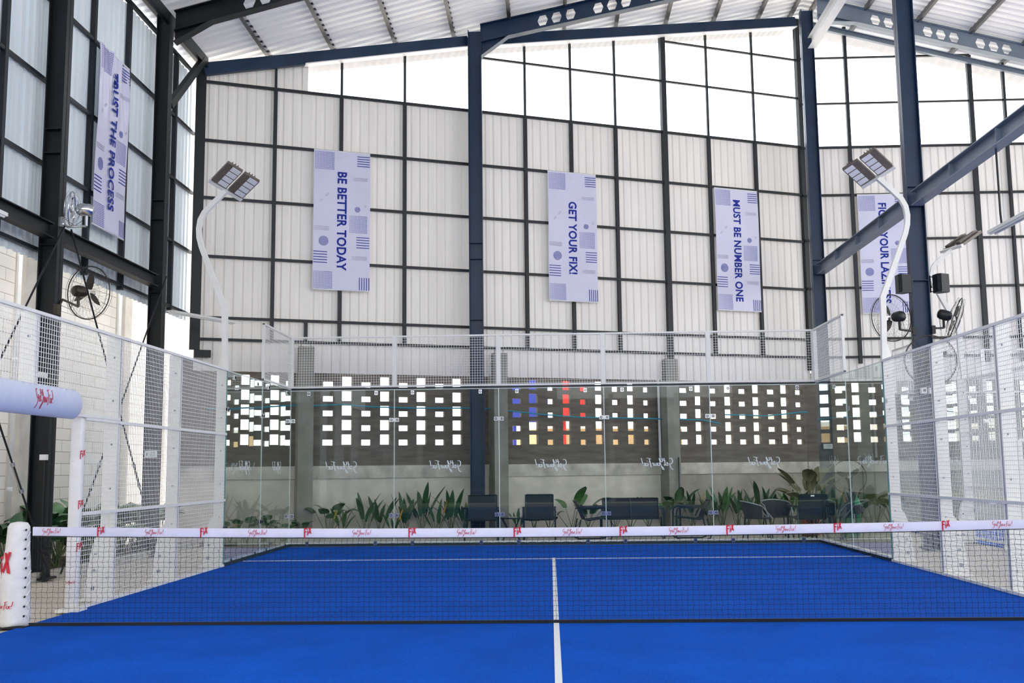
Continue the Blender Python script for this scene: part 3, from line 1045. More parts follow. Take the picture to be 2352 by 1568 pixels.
# ------------------------------------------------------------------ neighbouring court beyond the right fence
CX, CY = 12.75, 3.9
XS = 7.75
for i, y in enumerate((6, 4, 2, 0, -2)):
    fence_post(XS, CY + y, -1, f'{ORD[i]} white fence post from the glass on the neighbouring court', 3.0)
GN = 'mesh panels of the neighbouring court'
for i, (y1, y0) in enumerate(((6, 4), (4, 2), (2, 0), (0, -2))):
    mesh_panel('mesh_fence', (XS, CY + y0, 0), (0, 1, 0), 2.0, 0.05, 3.0, f'{ORD[i]} white mesh panel from the glass on the neighbouring court side', GN, rails=(1.0, 2.0))
mesh_panel('mesh_fence', (XS, CY + 8, 0), (0, 1, 0), 2.0, 3.0, 4.0, 'raised white mesh panel at the back corner of the neighbouring court', GN, posts=(0.02, 1.96))
for i in range(3):
    mesh_panel('mesh_fence', (XS + 2 * i, CY + 10, 0), (1, 0, 0), 2.0, 3.01, 4.0, f'{ORD[i]} white mesh panel from the left above the neighbouring back glass', GN, posts=(0.02, 1.98))
    glass_panel((XS + 2 * i, CY + 10, 0), (1, 0, 0), 2.0, 0.01, 2.965, f'{ORD[i]} clear glass panel from the left in the neighbouring back wall', CL, (1.0, 0.6), True, 'glass panels of the neighbouring court')
for k, y in enumerate((8, 6)):
    glass_panel((XS, CY + y, 0), (0, 1, 0), 2.0, 0.01, 2.985, f'clear side glass panel of the neighbouring court {"at its back corner" if k == 0 else "next to its fence"}', CL, (1.0, 0.6), True, 'glass panels of the neighbouring court')
# white framed gate between the courts
r = empty('white_gate', (6.7, 5.2, 0), 'low white tube gate frame standing between the two courts', 'gate')
g = MB()
for z in (0.5, 1.25, 1.75):
    g.bar((-0.1, 0, z), (0.95, 0, z), 0.04, 0.05)
g.build('rail', WHITE, r)
for x in (-0.1, 0.42, 0.95):
    g = MB(); g.bar((x, 0, 0), (x, 0, 1.75), 0.05, 0.05, (0, 1, 0)); g.build('upright', WHITE, r)
# red fire-blanket style box on a white stand
r = empty('equipment_stand', (7.35, 3.1, 0), 'white stand with a small red box on top behind the right fence', 'stand')
g = MB(); g.bar((0, 0, 0), (0, 0, 1.55), 0.06, 0.06, (0, 1, 0)); g.build('upright', WHITE, r)
g = MB(); g.box((0, 0, 0.02), (0.4, 0.4, 0.04)); g.build('foot_plate', WHITE, r)
g = MB(); g.box((0, 0, 1.61), (0.2, 0.16, 0.12)); g.build('box', RED, r)


# ------------------------------------------------------------------ bent lamp poles
def lamp_pole(x, y, side, label, kz=1.0, axes=None):
    """side -1: pole leans outwards to -X and bends back in"""
    r = empty('lamp_pole', (x, y, 2.98), label, 'lamp pole', 'bent lamp poles')
    s = side
    path = [(0.03, 0.0), (0.05, 0.55), (0.06, 0.98), (0.12, 1.12), (0.45, 1.95), (0.49, 2.10), (0.50, 2.24), (0.48, 2.38), (0.42, 2.50), (0.3, 2.63), (0.09, 2.84)]
    path = [(a, z if z < 1.2 else 1.12 + (z - 1.12) * kz) for a, z in path]
    g = MB(); g.tube([(s * a, 0, z) for a, z in path], [0.055, 0.055, 0.06, 0.058] + [0.052] * 7, 4, flat=(1.0, 1.0)); g.build('pole', WHITE, r)
    g = MB(); g.add([(s * 0.07, -0.02, 0.0), (s * 0.16, -0.02, 0.0), (s * 0.08, -0.02, 0.3), (s * 0.07, 0.02, 0.0), (s * 0.16, 0.02, 0.0), (s * 0.08, 0.02, 0.3)], [(0, 1, 2), (3, 5, 4), (0, 3, 4, 1), (1, 4, 5, 2), (2, 5, 3, 0)])
    g.build('base_fin', WHITE, r)
    e2 = Vector((-s * 0.4, -0.35, 0.2)).normalized()       # along the arm
    e1 = Vector((-s * 0.3, 0.3, -0.16)).normalized()       # along the cross bar
    if axes:
        e2, e1 = (Vector(a).normalized() for a in axes)
    n = e1.cross(e2) * (1 if s < 0 else -1)
    n = n if n.z < 0 else -n
    c = Vector((s * 0.09, 0, path[-1][1] + 0.02))
    g = MB(); g.bar(c - e1 * 0.30, c + e1 * 0.30, 0.06, 0.05, n); g.build('cross_bar', WHITE, r)
    rot = Matrix((e2, e1, n)).transposed()
    for q in (-0.155, 0.155):
        h = MB(); h.box(c + e1 * q + e2 * 0.30, (0.50, 0.27, 0.05), rot)
        for t in (-0.05, 0.0, 0.05):
            h.bar(c + e1 * (q + t) + e2 * 0.06 - n * 0.045, c + e1 * (q + t) + e2 * 0.54 - n * 0.045, 0.01, 0.05, n)
        hd = h.build('led_module', LEDH, r)
        for k in range(4):
            g = MB(); g.box(c + e1 * (q + 0.045) + e2 * (0.12 + 0.122 * k) + n * 0.027, (0.098, 0.15, 0.008), rot)
            g.build('light_panel', LED, hd)
    return r


lamp_pole(-5.0, 6.0, -1, 'white bent floodlight pole rising from the left fence end')
lamp_pole(5.0, 6.0, 1, 'white bent floodlight pole rising from the right fence end')
lamp_pole(XS, CY + 6, -1, 'white bent floodlight pole on the neighbouring court, half hidden by a column', 0.8, ((0.75, 0.25, 0.5), (-0.3, 0.95, 0)))


# ------------------------------------------------------------------ net
SAG = lambda x: 0.876 + 0.05 * (abs(x) / 4.95) ** 2
net = empty('court_net', (0, 0, 0), 'black padel net with white printed tape stretched across the court', 'net')
g = MB()
n = 60
for i in range(n):
    xa, xb = -4.95 + 9.9 * i / n, -4.95 + 9.9 * (i + 1) / n
    za, zb = SAG(xa), SAG(xb)
    wa_, wb_ = 0.004 * math.sin(i * 1.7), 0.004 * math.sin((i + 1) * 1.7)
    g.add([(xa, -0.012 + wa_, za - 0.082), (xb, -0.012 + wb_, zb - 0.082), (xb, -0.014, zb - 0.006), (xa, -0.014, za - 0.006), (xa, 0, za), (xb, 0, zb),
           (xa, 0.014, za - 0.006), (xb, 0.014, zb - 0.006), (xa, 0.012, za - 0.082), (xb, 0.012, zb - 0.082)],
          [(0, 1, 2, 3), (3, 2, 5, 4), (4, 5, 7, 6), (6, 7, 9, 8)])
g.build('net_tape', TAPE, net, smooth=True)
for k in range(10):
    g = MB()
    x = -4.765 + 0.985 * k
    flat_on(g, SQ[0], SQ[1], (x, -0.0205, SAG(x) - 0.044), (1, 0, 0), (0, 0, 1), 0.18)
    g.build('script_logo', RED, net)
    x = -4.29 + 0.985 * k
    if x < 4.9:
        g = MB()
        fix_on(g, (x, -0.0205, SAG(x) - 0.038), (1, 0, 0), (0, 0, 1), 0.072)
        g.build('block_logo', RED, net)
g = MB()
NV = 188
rnd = random.Random(3)
for i in range(NV + 1):
    x = -4.95 + 9.9 * i / NV
    zt = SAG(x) - 0.085
    pts = []
    m = 17
    for j in range(m + 1):
        z = 0.03 + (zt - 0.03) * j / m
        pts.append((x + (0.0045 if j % 2 else -0.0045) + rnd.uniform(-0.002, 0.002), 0, z))
    g.tube(pts, 0.0018, 3, cap=False)
for j in range(17):
    pts = []
    for i in range(NV + 1):
        x = -4.95 + 9.9 * i / NV
        zt = SAG(x) - 0.085
        pts.append((x, 0.002, 0.03 + (zt - 0.03) * j / 17 - (0.005 if i % 2 else 0)))
    g.tube(pts, 0.0017, 3, cap=False)
g.build('net_cord', CORD, net)
g = MB(); g.bar((-4.95, -0.006, 0.022), (4.95, -0.006, 0.022), 0.02, 0.03); g.build('bottom_band', BLACK, net)
g = MB(); g.tube([(-4.95, -0.008, SAG(-4.95) - 0.088)] + [(-4.9 + 9.8 * i / 30, -0.008, SAG(-4.9 + 9.8 * i / 30) - 0.088) for i in range(31)], 0.005, 4); g.build('edge_cord', BLACK, net)


def net_post(x, side, label):
    r = empty('net_post_cover', (x, 0, 0), label, 'net post')
    g = MB()
    prof = [(0.02, 0.975, 0), (0.075, 0.965, 0.0), (0.098, 0.93, 0.0), (0.102, 0.86, 0.0), (0.108, 0.72, 0.005), (0.125, 0.6, 0.012), (0.138, 0.48, 0.018), (0.134, 0.36, 0.012), (0.136, 0.2, 0.0), (0.142, 0.1, 0.0), (0.136, 0.06, 0.0), (0.146, 0.02, 0.0)]
    n = 28
    vs, fs = [], []
    for i, (rr, z, dx) in enumerate(prof):
        for k in range(n):
            a = 2 * math.pi * k / n
            q = rr * (1 + 0.018 * math.sin(5 * a + i * 1.3) * (1 if z < 0.9 else 0.2))
            vs.append((side * dx + q * math.cos(a), q * math.sin(a), z + 0.008 * math.sin(3 * a + i) * (1 if z < 0.2 else 0)))
    for i in range(len(prof) - 1):
        for k in range(n):
            l = (k + 1) % n
            fs.append((i * n + k, (i + 1) * n + k, (i + 1) * n + l, i * n + l))
    fs.append(tuple(range(n))); fs.append(tuple((len(prof) - 1) * n + k for k in range(n - 1, -1, -1)))
    g.add(vs, fs)
    g.build('padded_cover', VINYL, r, smooth=True)
    g = MB()
    for k in range(10):
        z = 0.9 - 0.088 * k
        rr = 0.118 if z > 0.6 else 0.142
        a = math.radians(-32)
        g.lathe((-side * rr * math.cos(a), rr * math.sin(a), z), [(0.006, -0.002), (0.011, 0.004), (0.006, 0.006)], 10, (-side * math.cos(a), math.sin(a), 0))
    g.build('eyelet', BLACK, r)
    g = MB()
    pts = []
    for k in range(19):
        z = 0.88 - 0.045 * k
        rr = 0.125 if z > 0.6 else 0.147
        a = math.radians(-24 if k % 2 else -8)
        pts.append((-side * rr * math.cos(a), rr * math.sin(a), z))
    g.tube(pts, 0.004, 5); g.build('lacing', PVC, r)
    g = MB(); g.box((0, 0, 0.008), (0.3, 0.26, 0.016)); g.build('base_plate', BLACK, r)
    # printed marks, wrapped on the camera side of the cover
    def wrap(vs2, fs2, w, zc, amid, lift):
        g.add([((lift + (0.137 if y * w + zc < 0.66 else 0.12)) * math.cos(amid + x * w / 0.137), (lift + (0.137 if y * w + zc < 0.66 else 0.12)) * math.sin(amid + x * w / 0.137), v[1] * w + zc) for v in vs2 for x, y in (v[:2],)], fs2)
    g = MB()
    for k, p in enumerate(FIXP):
        wrap([(x - 0.72, y * 1.15 - 0.35) for x, y in p], [tuple(range(len(p)))], 0.21, 0.55, math.radians(-112), 0.008 + 0.0004 * k)
    wrap(SQF[0], SQF[1], 0.26, 0.2, math.radians(-126), 0.012)
    g.build('lettering', RED, r)
    return r


net_post(-5.09, -1, 'white padded net post cover with red lettering at the left end of the net')
net_post(5.09, 1, 'white padded net post cover at the right end of the net, outside the frame')

# padded doorway of the left fence
r = empty('padded_doorpost', (-5.04, 1.06, 0), 'tall white padded doorway post with small red logos, left of the court', 'padding')
# rounded-square pad section
def padsec(z, h):
    out = []
    for k in range(20):
        a = 2 * math.pi * k / 20
        c, s_ = math.cos(a), math.sin(a)
        out.append((h * math.copysign(abs(c) ** 0.55, c) * 0.95, h * math.copysign(abs(s_) ** 0.55, s_) * 0.8, z))
    return out
g = MB()
zs = [(z, h * 0.7) for z, h in [(0.03, 0.085), (0.06, 0.098), (0.35, 0.094), (0.6, 0.1), (0.95, 0.095), (1.35, 0.1), (1.7, 0.096), (1.93, 0.098), (2.0, 0.08), (2.03, 0.04)]]
vs = []
for z, h in zs:
    vs += padsec(z, h)
fs = [(i * 20 + k, i * 20 + (k + 1) % 20, (i + 1) * 20 + (k + 1) % 20, (i + 1) * 20 + k) for i in range(len(zs) - 1) for k in range(20)]
fs += [tuple(range(19, -1, -1)), tuple((len(zs) - 1) * 20 + k for k in range(20))]
g.add(vs, fs); g.build('padded_cover', VINYL, r, smooth=True)
g = MB()
for z in (1.62, 1.10, 0.66):
    fix_on(g, (0.0675, -0.02, z), Vector((0.25, 0.97, 0)), (0, 0, 1), 0.075)
flat_on(g, SQF[0], SQF[1], (0.01, -0.061, 0.3), (1, 0.05, 0), (0, 0, 1), 0.11)
g.build('lettering', RED, r)
g = MB(); g.box((0, 0, 0.015), (0.24, 0.22, 0.03)); g.build('base_plate', WHITE, r)

r = empty('padded_lintel', (-5.0, 0.87, 2.14), 'long white padded bar over the doorway with red script, left edge', 'padding')
g = MB()
vs = []
ring = []
for k in range(24):
    a = 2 * math.pi * k / 24
    ring.append((0.10 * math.cos(a), 0.155 * math.sin(a)))
stt = [(0.0, 0.72), (-0.02, 0.9), (-0.06, 1.0)] + [(-0.3 * i, 1.0) for i in range(1, 14)]
for y, q in stt:
    vs += [(x * q, y, z * q) for x, z in ring]
fs = [(i * 24 + k, (i + 1) * 24 + k, (i + 1) * 24 + (k + 1) % 24, i * 24 + (k + 1) % 24) for i in range(len(stt) - 1) for k in range(24)]
fs += [tuple(range(24)), tuple((len(stt) - 1) * 24 + k for k in range(23, -1, -1))]
g.add(vs, fs); g.build('padded_cover', VINYLB, r, smooth=True)
g = MB()
for k in range(24):
    g.bar((-0.02, -0.1 - 0.13 * k, 0.145), (0.06, -0.12 - 0.13 * k, 0.125), 0.018, 0.02)
g.build('lacing', PVC, r)
g = MB()
w = 0.34
flat_on(g, SQF[0], SQF[1], (0, 0, 0), (0, 1, 0), (0, 0, 1), 1.0)
g.v = [(0.1035 * math.sqrt(max(0.0, 1 - min(1, (v[2] * 0.42 * 1.25 + 0.0) / 0.155) ** 2)) + 0.002, -0.86 + v[1] * w, v[2] * 0.42 * 1.25) for v in g.v]
g.build('lettering', RED, r)


# ------------------------------------------------------------------ banners
def banner(o, ex, nrm, txt, tlen, t0, label, crumple=False, tscale=0.205):
    """1.2 x 3.0 m banner hung from o (its top left corner); ex runs to its right, nrm faces the viewer"""
    o, ex, nrm = Vector(o), Vector(ex), Vector(nrm)
    r = empty('banner', o, label, 'banner', 'slogan banners')
    dz = Vector((0, 0, -1))
    W, H = 1.2, 2.98
    def bend(u, v):
        b_ = 0.012 * math.sin(v * 2.2) + 0.008 * math.sin(u * 5 + v * 1.3)
        if crumple:
            k = max(0.0, 1 - v / 1.5)
            b_ += k * (0.022 * math.sin(u * 17 + v * 1.5) + 0.012 * math.sin(u * 31 - v * 3)) + 0.015 * k * math.sin(v * 5 + u * 4)
        return b_
    def P(u, v, lift=0.0):
        return ex * u + dz * v + nrm * (bend(u, v) + lift)
    g = MB()
    nu, nv = (40, 48) if crumple else (10, 20)
    g.add([P(W * i / nu, H * j / nv) for j in range(nv + 1) for i in range(nu + 1)],
          [(j * (nu + 1) + i, (j + 1) * (nu + 1) + i, (j + 1) * (nu + 1) + i + 1, j * (nu + 1) + i + 1) for j in range(nv) for i in range(nu)])
    g.build('cloth', BANNER, r, smooth=True)
    g = MB(); g.tube([P(0, 0.0, -0.01), P(W, 0.0, -0.01)], 0.014, 8); g.build('top_rod', PVC, r)
    g = MB(); g.tube([P(0, H, -0.01), P(W, H, -0.01)], 0.014, 8); g.build('bottom_rod', PVC, r)
    # printed motifs, each its own part
    g = MB()
    def done(nm):
        nonlocal g
        g.build(nm, [NAVY, LILAC, PALEP], r)
        g = MB()
    def rect(u0, v0, u1, v1, mi, lift=0.004):
        g.cur = mi
        g.add([P(u0, v0, lift), P(u0, v1, lift), P(u1, v1, lift), P(u1, v0, lift)], [(0, 1, 2, 3)])
    def dots(u0, v0, u1, v1, nx, ny, mi):
        for i in range(nx):
            for j in range(ny):
                a = u0 + (u1 - u0) * (i + 0.2) / nx; b_ = v0 + (v1 - v0) * (j + 0.25) / ny
                grow = 0.45 + 0.3 * i / nx
                rect(a, b_, a + (u1 - u0) / nx * grow, b_ + (v1 - v0) / ny * 0.55, mi)
    def stripes(u0, v0, u1, v1, n, mi, vert=False):
        for i in range(n):
            if vert:
                a = u0 + (u1 - u0) * i / (n - 1)
                rect(a - 0.008, v0, a + 0.008, v1, mi)
            else:
                a = v0 + (v1 - v0) * i / (n - 1)
                rect(u0, a - 0.008, u1, a + 0.008, mi)
    def disc(u, v, R, mi, rings):
        g.cur = mi
        for q in range(rings):
            ro = R * (1 - q / rings); ri = ro - R / rings * 0.6
            nn = 28
            vs = []
            for k in range(nn):
                a = 2 * math.pi * k / nn
                vs += [P(u + ro * math.cos(a), v + ro * math.sin(a), 0.004), P(u + ri * math.cos(a), v + ri * math.sin(a), 0.004)]
            g.add(vs, [(2 * k, (2 * k + 2) % (2 * nn), (2 * k + 3) % (2 * nn), 2 * k + 1) for k in range(nn)])
    def pill(u, v, L=0.08, w=0.03):
        g.cur = 2
        pts = []
        for k in range(16):
            a = 2 * math.pi * k / 16
            x = (L / 2 - w / 2) * (1 if math.cos(a) > 0 else -1) + w / 2 * math.cos(a); y = w / 2 * math.sin(a)
            c, s_ = math.cos(0.8), -math.sin(0.8)
            pts.append((u + x * c - y * s_, v + x * s_ + y * c))
        for k in range(16):
            (a0, b0), (a1, b1) = pts[k], pts[(k + 1) % 16]
            L_ = math.hypot(a1 - a0, b1 - b0) or 1
            nx, ny = -(b1 - b0) / L_ * 0.004, (a1 - a0) / L_ * 0.004
            g.add([P(a0 - nx, b0 - ny, 0.004), P(a1 - nx, b1 - ny, 0.004), P(a1 + nx, b1 + ny, 0.004), P(a0 + nx, b0 + ny, 0.004)], [(0, 1, 2, 3)])
    dots(0.02, 0.03, 0.43, 0.42, 13, 13, 1); done('dot_grid')
    stripes(0.92, 0.08, 1.19, 0.29, 5, 0); done('stripe_motif')
    dots(0.83, 0.54, 1.14, 0.62, 14, 3, 2); done('dot_grid')
    pill(0.28, 0.96); done('pill_motif'); pill(0.16, 1.09); done('pill_motif'); pill(1.1, 1.16, 0.05, 0.022); done('pill_motif')
    disc(0.93, 1.24, 0.06, 1, 5); done('ring_motif')
    dots(0.76, 1.37, 1.14, 1.75, 13, 13, 1); done('dot_grid')
    dots(0.02, 1.63, 0.33, 1.73, 14, 3, 2); done('dot_grid')
    disc(0.22, 1.95, 0.103, 1, 7); done('ring_motif')
    stripes(0.91, 1.84, 1.19, 2.06, 5, 0); done('stripe_motif')
    stripes(0.01, 2.18, 0.3, 2.41, 5, 0); done('stripe_motif')
    dots(0.82, 2.24, 1.14, 2.33, 14, 3, 2); done('dot_grid')
    dots(0.01, 2.59, 0.41, 2.97, 13, 13, 1); done('dot_grid')
    stripes(0.98, 2.70, 1.185, 2.97, 5, 0, True); done('stripe_motif')
    if txt is None:
        return r
    vs, fs, tw, th = text_mesh(txt, 0.29, 0.008, 1.0)
    k = tlen / tw
    ky = tscale / th
    g = MB()
    g.add([P(0.6 + y * ky, t0 + tlen / 2 + x * k, 0.024 if crumple else 0.006) for x, y in vs], [tuple(reversed(f)) for f in fs])
    g.build('lettering', NAVY, r)
    return r


banner(WA(2.32, 0.1, 8.16), DA, NA, 'BE BETTER TODAY', 2.12, 0.45, 'white slogan banner reading BE BETTER TODAY')
banner(WA(7.61, 0.1, 8.16), DA, NA, 'GET YOUR FIX!', 1.68, 0.68, 'white slogan banner reading GET YOUR FIX')
banner(WA(11.94, 0.1, 8.12), DA, NA, 'MUST BE NUMBER ONE', 2.5, 0.26, 'white slogan banner reading MUST BE NUMBER ONE')
banner((7.70, YB - 0.13, 8.11), (1, 0, 0), (0, -1, 0), 'FIGHT YOUR LAZINESS', 2.52, 0.22, 'white slogan banner partly behind a beam, reading FIGHT YOUR LAZINESS')
banner((XL + 0.17, 5.89, 8.30), (0, 1, 0), (1, 0, 0), 'TRUST THE PROCESS', 2.35, 0.28, 'crumpled glossy slogan banner on the left wall reading THE PROCESS', True)
banner((XL + 0.13, 1.60, 8.30), (0, 1, 0), (1, 0, 0), None, 1.2, 0.9, 'slogan banner of which only a sliver shows at the left picture edge')


# ------------------------------------------------------------------ fans, speakers, small fittings
def fan(c, axis, mount, label, R=0.4, metal=BROWNM, guard=GUARD, name='wall_fan'):
    """guarded fan: axis points out of its front; mount is where its arm meets the column"""
    c, ax = Vector(c), Vector(axis).normalized()
    r = empty(name, c, label, 'fan', 'black wall fans')
    q = Vector((0, 0, 1)).rotation_difference(ax)
    g = MB(); g.ring((0, 0, 0), R, 0.009, ax, 48, 6); g.ring(ax * 0.05, R * 0.99, 0.003, ax, 48, 5); g.ring(-ax * 0.05, R * 0.98, 0.003, ax, 48, 5); g.build('guard_ring', guard, r)
    g = MB()
    for k in range(30):
        a = 2 * math.pi * k / 30
        for f, off, tw in ((1, 0.09, 0.5), (-1, -0.10, -0.3)):
            pts = []
            for j in range(5):
                t = j / 4
                rr = 0.05 + (R * 0.98 - 0.05) * t
                aa = a + tw * (1 - t) * 0.6
                pts.append(q @ Vector((rr * math.cos(aa), rr * math.sin(aa), off * (1 - t ** 3))))
            g.tube(pts, 0.0014, 3, cap=False)
    for rr in (0.15, 0.27):
        g.ring(ax * 0.07, rr * R / 0.4, 0.0018, ax, 36, 3)
    g.build('guard_wires', guard, r)
    g = MB(); g.lathe(ax * 0.09, [(0.045, -0.012), (0.045, 0.006), (0.03, 0.014)], 18, ax); g.build('hub_badge', CHROME, r)
    for k in range(3):
        g = MB()
        a = 2 * math.pi * k / 3 + 0.4
        vs = []
        for j in range(5):
            t = j / 4
            rr = 0.05 + (R * 0.72 - 0.05) * t
            w = 0.022 + 0.034 * math.sin(math.pi * min(1, t * 0.9 + 0.1))
            for sgn in (-1, 1):
                vs.append(q @ Vector((rr * math.cos(a) - sgn * w * math.sin(a), rr * math.sin(a) + sgn * w * math.cos(a), 0.02 * sgn)))
        g.add(vs, [(2 * j, 2 * j + 1, 2 * j + 3, 2 * j + 2) for j in range(4)])
        g.build('blade', guard, r)
    g = MB(); g.lathe(-ax * 0.30, [(0.03, 0), (0.075, 0.02), (0.09, 0.07), (0.09, 0.17), (0.075, 0.22), (0.03, 0.25)], 18, ax); g.build('motor', metal, r, smooth=True)
    if mount is not None:
        m = Vector(mount) - c
        e = -ax * 0.2 + Vector((0, 0, -0.11))
        g = MB()
        k = e + Vector((0, 0, -0.12))
        mid = Vector((m.x * 0.75 + k.x * 0.25, m.y * 0.75 + k.y * 0.25, k.z - 0.01))
        g.tube([-ax * 0.2, e, k], 0.022, 8)
        g.tube([k, (k + mid) / 2, mid, m + (mid - m) * 0.35 + Vector((0, 0, -0.0)), m], 0.017, 8)
        g.build('arm', metal, r)
        g = MB(); g.box(m, (0.06, 0.08, 0.14)); g.build('wall_bracket', metal, r)
        g = MB(); g.tube([-ax * 0.28 + Vector((0, 0, -0.05)), -ax * 0.1 + m * 0.4 + Vector((0, 0, -0.16)), m + Vector((0, 0, 0.08))], 0.004, 5); g.build('cord', BLACK, r)
    return r


fan((-6.93, 5.35, 4.12), (0.32, 0.95, 0.05), (-6.86, 4.22, 3.69), 'bronze wall fan on the near left column, seen from behind')
fan((-6.72, 4.25, 5.13), (-0.93, -0.25, 0.05), (-6.88, 4.3, 4.95), 'shiny fan seen edge-on high on the near left column', 0.24, CHROME, CHROME)
fan((5.93, 8.3, 3.96), (-0.35, 0.92, 0.0), (6.3, 8.29, 3.72), 'black wall fan on the left of the speaker column', 0.41, BLACK)
fan((7.02, 8.3, 3.94), (0.9, -0.2, -0.33), (6.63, 8.29, 3.74), 'black wall fan seen edge-on, right of the speaker column', 0.36, BLACK)
fan((6.43, 7.95, 3.17), (-0.05, -1, 0.0), (6.46, 8.26, 3.05), 'black wall fan low on the speaker column behind the fence', 0.43, BLACK)
f = fan((6.66, 14.0, 1.17), (-0.25, -1, 0.05), None, 'pedestal fan standing in front of the grey wall above the green bin', 0.38, BLACK, name='pedestal_fan')
g = MB(); g.tube([(0.05, 0.18, -0.05), (0.05, 0.2, -1.12)], 0.02, 8); g.build('pole', BLACK, f)
g = MB(); g.lathe((0.05, 0.2, -1.17), [(0.24, 0.0), (0.24, 0.03), (0.05, 0.06)], 20); g.build('base', BLACK, f)


def speaker(c, rz, mount, label):
    r = empty('speaker', c, label, 'speaker', 'black box speakers', rz=rz)
    g = MB()
    pf = [(-0.1, -0.11), (0.1, -0.11), (0.12, -0.05), (0.07, 0.1), (-0.07, 0.1), (-0.12, -0.05)]
    n = len(pf)
    g.add([(x, y, z) for z in (-0.16, 0.16) for x, y in pf], [tuple(range(n - 1, -1, -1)), tuple(range(n, 2 * n))] + [(i, (i + 1) % n, n + (i + 1) % n, n + i) for i in range(n)])
    g.build('cabinet', BLACK, r)
    g = MB(); g.box((0, -0.113, 0), (0.19, 0.008, 0.29)); g.build('grille', STEELB, r)
    m = Matrix.Rotation(-rz, 4, 'Z') @ (Vector(mount) - Vector(c))
    g = MB()
    for z in (-0.13, 0.13):
        g.bar((0, 0.08, z), (m.x, m.y, z), 0.03, 0.012)
    g.bar((m.x, m.y, -0.15), (m.x, m.y, 0.15), 0.04, 0.012, (1, 0, 0))
    g.build('bracket', BLACK, r)
    return r


speaker((6.15, 8.3, 4.55), 0.35, (6.28, 8.35, 4.55), 'black box speaker on the left side of the right-hand column')
speaker((6.80, 8.3, 4.55), 0.5, (6.64, 8.35, 4.55), 'black box speaker on the right side of the right-hand column')


def batten(a, b_, label):
    a, b_ = Vector(a), Vector(b_)
    r = empty('batten_light', a, label, 'light', 'white batten lights')
    d = b_ - a
    g = MB(); g.bar((0, 0, 0), d, 0.13, 0.045); g.build('tray', WHITE, r)
    sd = d.normalized().cross(Vector((0, 0, 1))).normalized()
    for q in (-0.035, 0.035):
        g = MB(); g.tube([d * 0.03 + sd * q + Vector((0, 0, -0.035)), d * 0.97 + sd * q + Vector((0, 0, -0.035))], 0.014, 8); g.build('tube', LENS, r)
    return r


batten((-7.3, 9.6, 4.50), (-6.05, 9.75, 4.28), 'white batten light fixed across the far left wall corner')
b1 = batten((6.46, 5.3, 4.78), (6.46, 4.0, 4.78), 'white batten light hanging under the beam at the right picture edge')
g = MB(); g.tube([(0, -0.35, 0.02), (0.0, -0.33, 0.2), (0, -0.33, 1.18)], 0.016, 6); g.build('conduit', BLACK, b1)
b2 = batten((-6.86, 2.7, 4.66), (-6.86, 1.4, 4.66), 'white batten light under the beam at the left picture edge')


# bracing rods between the left columns
def rod(a, b_, label, buckle=None):
    a, b_ = Vector(a), Vector(b_)
    r = empty('brace_rod', b_, label, 'rod', 'bracing rods of the left wall')
    d = a - b_
    g = MB(); g.tube([(0, 0, 0), d], 0.013, 6); g.build('bar', STEELB, r)
    t = 0.24
    g = MB(); sd = d.normalized().cross(Vector((1, 0, 0))).normalized() * 0.022
    g.tube([d * t + sd, d * (t + 0.07) + sd], 0.008, 6); g.tube([d * t - sd, d * (t + 0.07) - sd], 0.008, 6)
    g.lathe(d * t, [(0.028, -0.03), (0.028, 0.03)], 8, d); g.lathe(d * (t + 0.07), [(0.028, -0.03), (0.028, 0.03)], 8, d)
    g.build('turnbuckle', CHROME, r)
    return r


rod((-6.81, 4.45, 4.88), (-6.81, 8.12, 0.06), 'bracing rod from the near left column head down to the second column foot')
rod((-6.79, 8.12, 4.88), (-6.79, 4.52, 0.06), 'bracing rod from the second left column head down to the near column foot')
rod((-6.81, 4.25, 4.88), (-6.81, 0.6, 0.06), 'bracing rod from the near left column head down past the left edge')
rod((-6.79, 0.6, 4.88), (-6.79, 4.2, 0.06), 'bracing rod running down from the left edge to the near column foot')

# downpipes on the block wall
for y, lab in ((5.77, 'white downpipe on the block wall left of the near column'), (9.62, 'white downpipe on the block wall seen right of the fan'), (12.0, 'white downpipe on the block wall beside the second left column')):
    r = empty('downpipe', (-8.33, y + 0.25, 0), lab, 'pipe', 'white downpipes')
    g = MB(); g.tube([(0, 0, 0), (0, 0, 7.5)], 0.06, 14); g.build('pipe', PVC, r, smooth=True)
    for z in (1.2, 3.2, 5.2):
        g = MB(); g.lathe((0, 0, z), [(0.064, -0.03), (0.068, 0), (0.064, 0.03)], 14)
        g.build('collar', PVC, r)
r = empty('downpipe', WA(10.44, -0.2, 1.6), 'slim pale pipe on the grey wall pier right of the bench', 'pipe', 'white downpipes')
g = MB(); g.tube([(0, 0, 0), (0, 0, 2.1)], 0.03, 10); g.build('pipe', PVC, r)
r = empty('downpipe', WA(10.72, 0.16, 0.05), 'thin dark conduit down the grey pier behind the plants', 'pipe', 'white downpipes')
g = MB(); g.tube([(0, 0, 0), (0, 0, 1.6)], 0.018, 8); g.build('pipe', BLACK, r)
# pipe elbow under the eave
r = empty('pipe_elbow', (-7.45, 7.9, 10.0), 'white plastic pipe end hanging from the left gutter', 'pipe')
g = MB(); g.tube([(0, 0, 0.25), (0, 0, 0), (0.02, 0.0, -0.14)], [0.08, 0.08, 0.06], 14); g.build('pipe', PVC, r)

